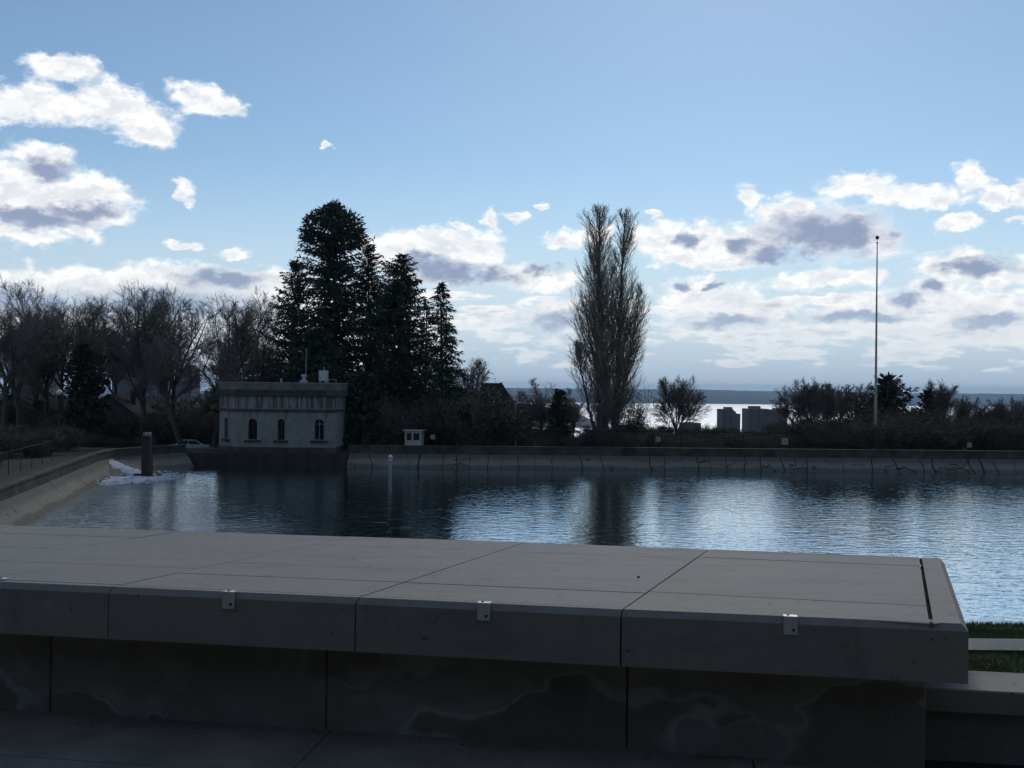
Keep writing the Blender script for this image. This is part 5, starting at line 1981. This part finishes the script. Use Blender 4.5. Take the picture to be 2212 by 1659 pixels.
def build_car(px, y, label, rz, zoff=0.0):
    x = on_y(px, 440, y)[0]
    e = empty('parked_car', (x, y, gz(x, y) + zoff), rz)
    tag(e, label, 'car')
    # body: side profile swept across the width with a tumblehome
    prof = [(-2.15, .32), (-2.2, .62), (-2.1, .86), (-1.2, .95), (1.55, .95), (2.1, .88), (2.22, .6), (2.15, .32)]
    def sweep(pr, w0, w1, inset=0.05):
        mb = MB()
        n = len(pr)
        rows = []
        zmin, zmax = min(p[1] for p in pr), max(p[1] for p in pr)
        for yy, k in ((-1, 1), (1, 1)):
            rows.append([(p[0], yy * (w0 + (w1 - w0) * (p[1] - zmin) / (zmax - zmin)), p[1]) for p in pr])
        mb.face(list(reversed(rows[0])))
        mb.face(rows[1])
        for k in range(n):
            m_ = (k + 1) % n
            mb.face([rows[0][k], rows[0][m_], rows[1][m_], rows[1][k]])
        return mb
    sweep(prof, .88, .86).build('body', M['car_paint'], e, bevel=0.03)
    sweep([(-1.25, .952), (-.55, 1.40), (.75, 1.42), (1.6, .952)], .80, .62).build('cabin', M['car_paint'], e, bevel=0.02)
    def quad(name, pts, m_):
        MB().face(pts).build(name, m_, e)
    # glazing set proud of the cabin
    quad('windscreen', [(-1.19, -.70, 1.0), (-.615, -.58, 1.375), (-.615, .58, 1.375), (-1.19, .70, 1.0)], M['glass'])
    quad('rear_window', [(1.53, -.70, 1.0), (1.53, .70, 1.0), (.84, .58, 1.385), (.84, -.58, 1.385)], M['glass'])
    for s in (-1, 1):
        quad('side_window', [(-1.0, s * .808, 1.0), (-.5, s * .662, 1.36), (.05, s * .657, 1.37), (.05, s * .808, 1.0)], M['glass'])
        quad('side_window', [(.12, s * .808, 1.0), (.12, s * .657, 1.37), (.7, s * .662, 1.36), (1.35, s * .808, 1.0)], M['glass'])
    for sx in (-1.35, 1.35):
        for s in (-1, 1):
            t = MB().tube((sx, s * .68, .32), (sx, s * .90, .32), .32, seg=16).build('wheel', M['rubber'], e)
            MB().tube((sx, s * .90, .32), (sx, s * .912, .32), .19, seg=12).build('rim', M['chrome'], t)
    for s in (-1, 1):
        MB().box(-2.22, -2.14, s * .62 - .14, s * .62 + .14, .64, .78).build('headlight', M['chrome'], e)
        MB().box(2.16, 2.235, s * .66 - .12, s * .66 + .12, .64, .80).build('tail_light', M['siding_brown'], e)


build_car(188, 103.0, 'silver parked car glinting left of the gatehouse', 0.25)
build_car(170, 128.0, 'silver parked car further back under the bare trees at the left', 2.2)

# ------------------------------------------------------------------ buildings


def house(px, y, ridge_py, w, d, label, m_wall='siding', rz=0.0, roof_h=2.6, group=None, simple=False, z=None):
    p = on_y(px, ridge_py, y)
    z0 = gz(p[0], y) if z is None else z
    H = max(3.2, p[2] - z0)
    e = empty('house', (p[0], y, z0 - .1), rz)
    tag(e, label, 'house', group)
    he = H - roof_h
    wl = MB().box(-w / 2, w / 2, -d / 2, d / 2, -1.0, he)
    wl.face([(-w / 2, -d / 2, he), (w / 2, -d / 2, he), (0, -d / 2, H - .05)])
    wl.face([(w / 2, d / 2, he), (-w / 2, d / 2, he), (0, d / 2, H - .05)])
    wl.build('wall', M[m_wall], e)
    rf = MB()
    t, o = .16, .45
    for s in (-1, 1):
        ex = s * (w / 2 + o)
        ez = he - roof_h * o / (w / 2)
        a = [(0, -d / 2 - o, H), (ex, -d / 2 - o, ez), (ex, d / 2 + o, ez), (0, d / 2 + o, H)]
        b = [(v[0], v[1], v[2] - t) for v in a]
        if s < 0:
            a, b = a[::-1], b[::-1]
        rf.face(a)
        rf.face(b[::-1])
        for k in range(4):
            m2 = (k + 1) % 4
            rf.face([a[m2], a[k], b[k], b[m2]])
    ro = rf.build('roof', M['roof'], e)
    if not simple:
        MB().box(w * .2, w * .2 + .6, -.3, .3, H - 1.6, H + .55).build('chimney', M['siding_brown'], ro)
        zs = [1.1, 3.9] if he > 4.8 else [1.1]
        for z_ in zs:
            for q in (-.27, .27):
                wi = MB().box(q * w - .45, q * w + .45, -d / 2 - .03, -d / 2 - .005, z_, z_ + 1.35).build('window', M['glass'], e)
                fr = MB()
                for (x0, x1, za, zb) in ((-.53, -.45, -.08, 1.43), (.45, .53, -.08, 1.43), (-.45, .45, -.08, 0), (-.45, .45, 1.35, 1.43), (-.03, .03, 0, 1.35)):
                    fr.box(q * w + x0, q * w + x1, -d / 2 - .06, -d / 2 - .002, z_ + za, z_ + zb)
                fr.build('frame', M['white_paint'], wi)
        wi = MB().box(-.35, .35, -d / 2 - .03, -d / 2 - .005, he + .25, he + 1.2).build('window', M['glass'], e)
        MB().box(-.45, .45, -d / 2 - .07, -d / 2 - .001, he + .13, he + .24).build('sill', M['white_paint'], wi)
        MB().box(-.05 * w - .5, -.05 * w + .5, -d / 2 - .04, -d / 2 - .006, 0, 2.1).build('door', M['siding_brown'], e)
    return e


def build_buildings():
    house(120, 121, 393, 6.6, 9, 'dark gabled house under the bare trees at the left, right of the cone-shaped evergreen', 'siding', 0.1, 2.4)
    house(66, 124, 398, 9.0, 9, 'dark wide house behind the park lamp at the left', 'siding_brown', -0.2, 2.6)
    house(20, 122, 392, 8.0, 9, 'dark house at the far left edge under the bare trees', 'siding', 0.3, 2.8)
    # steep truncated roof right of the evergreens
    y = 128
    a = on_y(480.5, 398, y)
    e = empty('house', (on_y(492, 400, y)[0], y, gz(on_y(492, 400, y)[0], y)))
    tag(e, 'brown house with a steep flat-topped roof right of the evergreen group', 'house')
    z0 = e.location[2]
    zt = on_y(490, 383, y)[2] - z0
    MB().box(-2.4, 2.6, -3, 3, -1, zt - 2.6).build('wall', M['siding_brown'], e)
    lo = [(-1.75, -3.3), (3.0, -3.3), (3.0, 3.3), (-1.75, 3.3)]
    hi = [(-1.35, -1.6), (1.25, -1.6), (1.25, 1.6), (-1.35, 1.6)]
    r = MB()
    L = [(p[0], p[1], zt - 2.598) for p in lo]
    Hh = [(p[0], p[1], zt) for p in hi]
    r.face(Hh)
    r.face(L[::-1])
    for k in range(4):
        m_ = (k + 1) % 4
        r.face([L[k], L[m_], Hh[m_], Hh[k]])
    ro = r.build('roof', M['roof'], e)
    MB().box(1.05, 1.27, -1.65, 1.65, zt + .002, zt + .1).build('ridge_cap', M['metal_grey'], ro)
    for q in (-1.2, 1.3):
        w = MB().box(q - .5, q + .5, -3.03, -3.005, .9, 2.1).build('window', M['glass'], e)
        MB().box(q - .6, q + .6, -3.07, -3.001, .8, .89).build('sill', M['white_paint'], w)

    # apartment towers on the hillside in front of the bright sea
    def tower(name, pxl, pxr, top, y, d, label, steps, m_, group, floors=3.0):
        xl, xr = on_y(pxl, top, y)[0], on_y(pxr, top, y)[0]
        xm = (xl + xr) / 2
        z0 = gz(xm, y)
        e = empty(name, (xm, y, z0))
        tag(e, label, 'building', group)
        body, bands, wins = MB(), MB(), MB()
        roof_parts = []
        for (l, r_, tp, dd) in steps:
            X0, X1 = on_y(l, tp, y)[0] - xm, on_y(r_, tp, y)[0] - xm
            zt = on_y(l, tp, y)[2] - z0
            body.box(X0, X1, -d / 2 * dd, d / 2 * dd, -2, zt)
            k = 0
            z = zt - 1.2
            while z > 1 and k < 30:
                if X1 - X0 > 6:
                    bands.box(X0 - .25, X1 + .25, -d / 2 * dd - .35, -d / 2 * dd - .01, z - floors * .36, z - floors * .30)
                    nx = max(2, int((X1 - X0) / 3.2))
                    for q in range(nx):
                        cx = X0 + (X1 - X0) * (q + .5) / nx
                        w = MB().box(cx - .8, cx + .8, -d / 2 * dd - .05, -d / 2 * dd - .004, z - floors * .28, z + floors * .2)
                        if not roof_parts:
                            pass
                        wins.v_off = 0
                        i0 = len(wins.v)
                        wins.v += w.v
                        wins.f += [tuple(i0 + u for u in f) for f in w.f]
                z -= floors
                k += 1
        body.build('wall', M[m_], e)
        if bands.v:
            bands.build('floor_band', M[m_], e)
            wo = wins.build('window', M['tower_dark'], e)
            wo['kind'] = 'stuff'
        return e
    g = 'apartment towers before the bright water'
    tower('apartment_block', 719.5, 738, 407, 560, 14, 'narrow stepped apartment tower standing before the bright water',
          [(719.5, 731, 409, 1.0), (724.5, 731.2, 407, .5), (731.2, 733.5, 411, .9), (733.5, 738, 413.5, .85)], 'tower_concrete', g)
    tower('apartment_block', 745, 784, 407, 600, 16, 'wide apartment tower with a raised roof block before the bright water',
          [(745, 766, 408.5, 1.0), (749.5, 759, 406, .5), (766.3, 775, 409.5, .9), (775.3, 784, 408.3, .95)], 'tower_concrete', g)
    tower('apartment_block', 681, 699, 420, 520, 12, 'low flat apartment block in the gap below the round-crowned bare tree',
          [(681, 699, 422.5, 1.0)], 'tower_concrete', g)
    g = 'city towers behind the left trees'
    tower('office_tower', 21, 54, 331, 620, 24, 'broad dark city tower behind the bare trees at the far left',
          [(21, 51, 336, 1.0), (27, 49, 330.5, .8)], 'tower_dark', g, 4)
    tower('office_tower', 119, 163, 350, 900, 30, 'dark city tower behind the fan-shaped bare tree',
          [(119, 152, 352.5, 1.0), (143, 163, 349.5, .8), (163.3, 167, 366, .7)], 'tower_dark', g, 4)
    tower('office_tower', 180, 197, 366, 1100, 30, 'bluish city tower behind the crooked bare tree',
          [(180, 196, 368, 1.0), (187, 193, 365, .5)], 'tower_dark', g, 4)

    # houses on the hillside
    rng = random.Random(21)
    for k in range(34):
        az = rng.uniform(-6, 30)
        r = rng.uniform(180, 900)
        x, y = math.sin(R(az)) * r, math.cos(R(az)) * r
        z = gz(x, y)
        py = 384 - (z + rng.uniform(5, 7) - CAM_Z) / y * FPX
        e = empty('house', (x, y, z - .1), rng.uniform(-.5, .5))
        w, d, hh, rh = rng.uniform(7, 11), rng.uniform(7, 10), rng.uniform(3.5, 5), rng.uniform(1.6, 2.6)
        MB().box(-w / 2, w / 2, -d / 2, d / 2, -2, hh).build('wall', M[rng.choice(['siding', 'siding_brown', 'siding'])], e)
        rf = MB()
        o = .4
        a, b = -w / 2 - o, w / 2 + o
        c, f = -d / 2 - o, d / 2 + o
        rf.face([(a, c, hh), (b, c, hh), (b, 0, hh + rh), (a, 0, hh + rh)])
        rf.face([(b, f, hh), (a, f, hh), (a, 0, hh + rh), (b, 0, hh + rh)])
        rf.face([(a, f, hh), (a, c, hh), (a, 0, hh + rh)])
        rf.face([(b, c, hh), (b, f, hh), (b, 0, hh + rh)])
        rf.face([(a, f, hh), (b, f, hh), (b, c, hh), (a, c, hh)])
        rf.build('roof', M['roof'], e)
        tag(e, 'small gabled house on the hillside below the park', 'house', 'houses on the hillside below the park')
    # low pale building beyond the small conifer
    y = 140
    p = on_y(550, 437, y)
    e = empty('low_building', (p[0] + 1.2, y, gz(p[0], y)))
    tag(e, 'low pale flat-roofed building glimpsed below the small dark conifer', 'building')
    zt = on_y(552, 438.5, y)[2] - e.location[2]
    MB().box(-3.2, 4.4, -3, 3, -2, zt).build('wall', M['siding'], e)
    MB().box(-3.5, 4.7, -3.3, 3.3, zt + .002, zt + .25).build('roof', M['metal_grey'], e)
    # white ferry far out
    y = 8300.0
    p = on_y(951, 406.5, y)
    e = empty('ferry', (p[0], y, -130.8))
    tag(e, 'tiny white ferry on the far water at the right', 'boat')
    hull = [(-26, 0), (-20, -5), (20, -5), (26, 0), (20, 5), (-20, 5)]
    MB().prism(hull, -1, 4).build('hull', M['white_paint'], e)
    MB().box(-16, 14, -4, 4, 4.01, 9).box(-6, 4, -3, 3, 9.01, 12).build('cabin', M['white_paint'], e)


build_buildings()


def build_behind():
    """unseen museum and conifers behind the camera, added to block the low sky"""
    e = empty('museum', (2, -34, 0))
    tag(e, 'long museum behind the terrace, out of view, added to block low sky', 'building')
    wl = MB().box(-34, 34, -9, 0, -1, 10.5).box(-9, 9, 0.002, 1.2, -1, 12.5)  # out-of-view bulk added to keep low sky off the slab front
    wl.build('wall', M['siding_brown'], e)
    MB().box(-34.4, 34.4, -9.4, .4, 10.502, 11.1).build('cornice', M['sign_back'], e)
    for k in range(-7, 8):
        if abs(k) > 1:
            w = MB().box(k * 4.4 - .9, k * 4.4 + .9, .004, .06, 2.0, 7.5).build('window', M['glass'], e)
            MB().box(k * 4.4 - 1.1, k * 4.4 + 1.1, .004, .2, 1.7, 1.98).build('sill', M['sign_back'], w)
    for k in (-1, 0, 1):
        MB().box(k * 4.6 - 1.2, k * 4.6 + 1.2, 1.204, 1.26, 0, 7.0).build('door', M['glass'], e)
    kinds = [conifer(21, interp((0, 5.2), (.3, 5.0), (.6, 3.6), (.85, 1.9), (1, .3)), 91, 46, 9, -0.06, 0.95, 0.34, 15),
             conifer(19, interp((0, 5.0), (.3, 5.4), (.6, 4.4), (.85, 2.6), (1, .4)), 92, 44, 9, -0.04, 0.95, 0.34, 15)]
    for k, (x, y, s) in enumerate(((-30, -12, 1.0), (-21, -17, 1.05), (-13, -20, .95), (-5, -19, 1.1), (3, -21, 1.0), (11, -19, 1.05), (19, -18, 1.0), (28, -13, 1.05), (36, -6, .9), (-38, -5, .95))):  # unseen row of trees added so the slab front falls dark
        plant('conifer', kinds[k % 2], x, y, 'broad conifer out of view behind the terrace, added to block low sky', 'tree', 'unseen conifers added behind the terrace', k * 1.3, (s, s, s), z=0)


build_behind()

# ------------------------------------------------------------------ the air
hz = bpy.data.materials.new('haze')
hz.use_nodes = True
ht = hz.node_tree
ht.nodes.clear()
ho = ht.nodes.new('ShaderNodeOutputMaterial')
hv = ht.nodes.new('ShaderNodeVolumePrincipled')
hv.inputs['Color'].default_value = (0.48, 0.72, 1.0, 1)
hv.inputs['Density'].default_value = 6.5e-5
hv.inputs['Anisotropy'].default_value = 0.35
ht.links.new(hv.outputs[0], ho.inputs['Volume'])
hb = MB().box(-12800, 12800, -9200, 12800, -142.5, 45).build('haze', hz)
tag(hb, 'thin blue haze over the water and the far shore', kind='stuff')
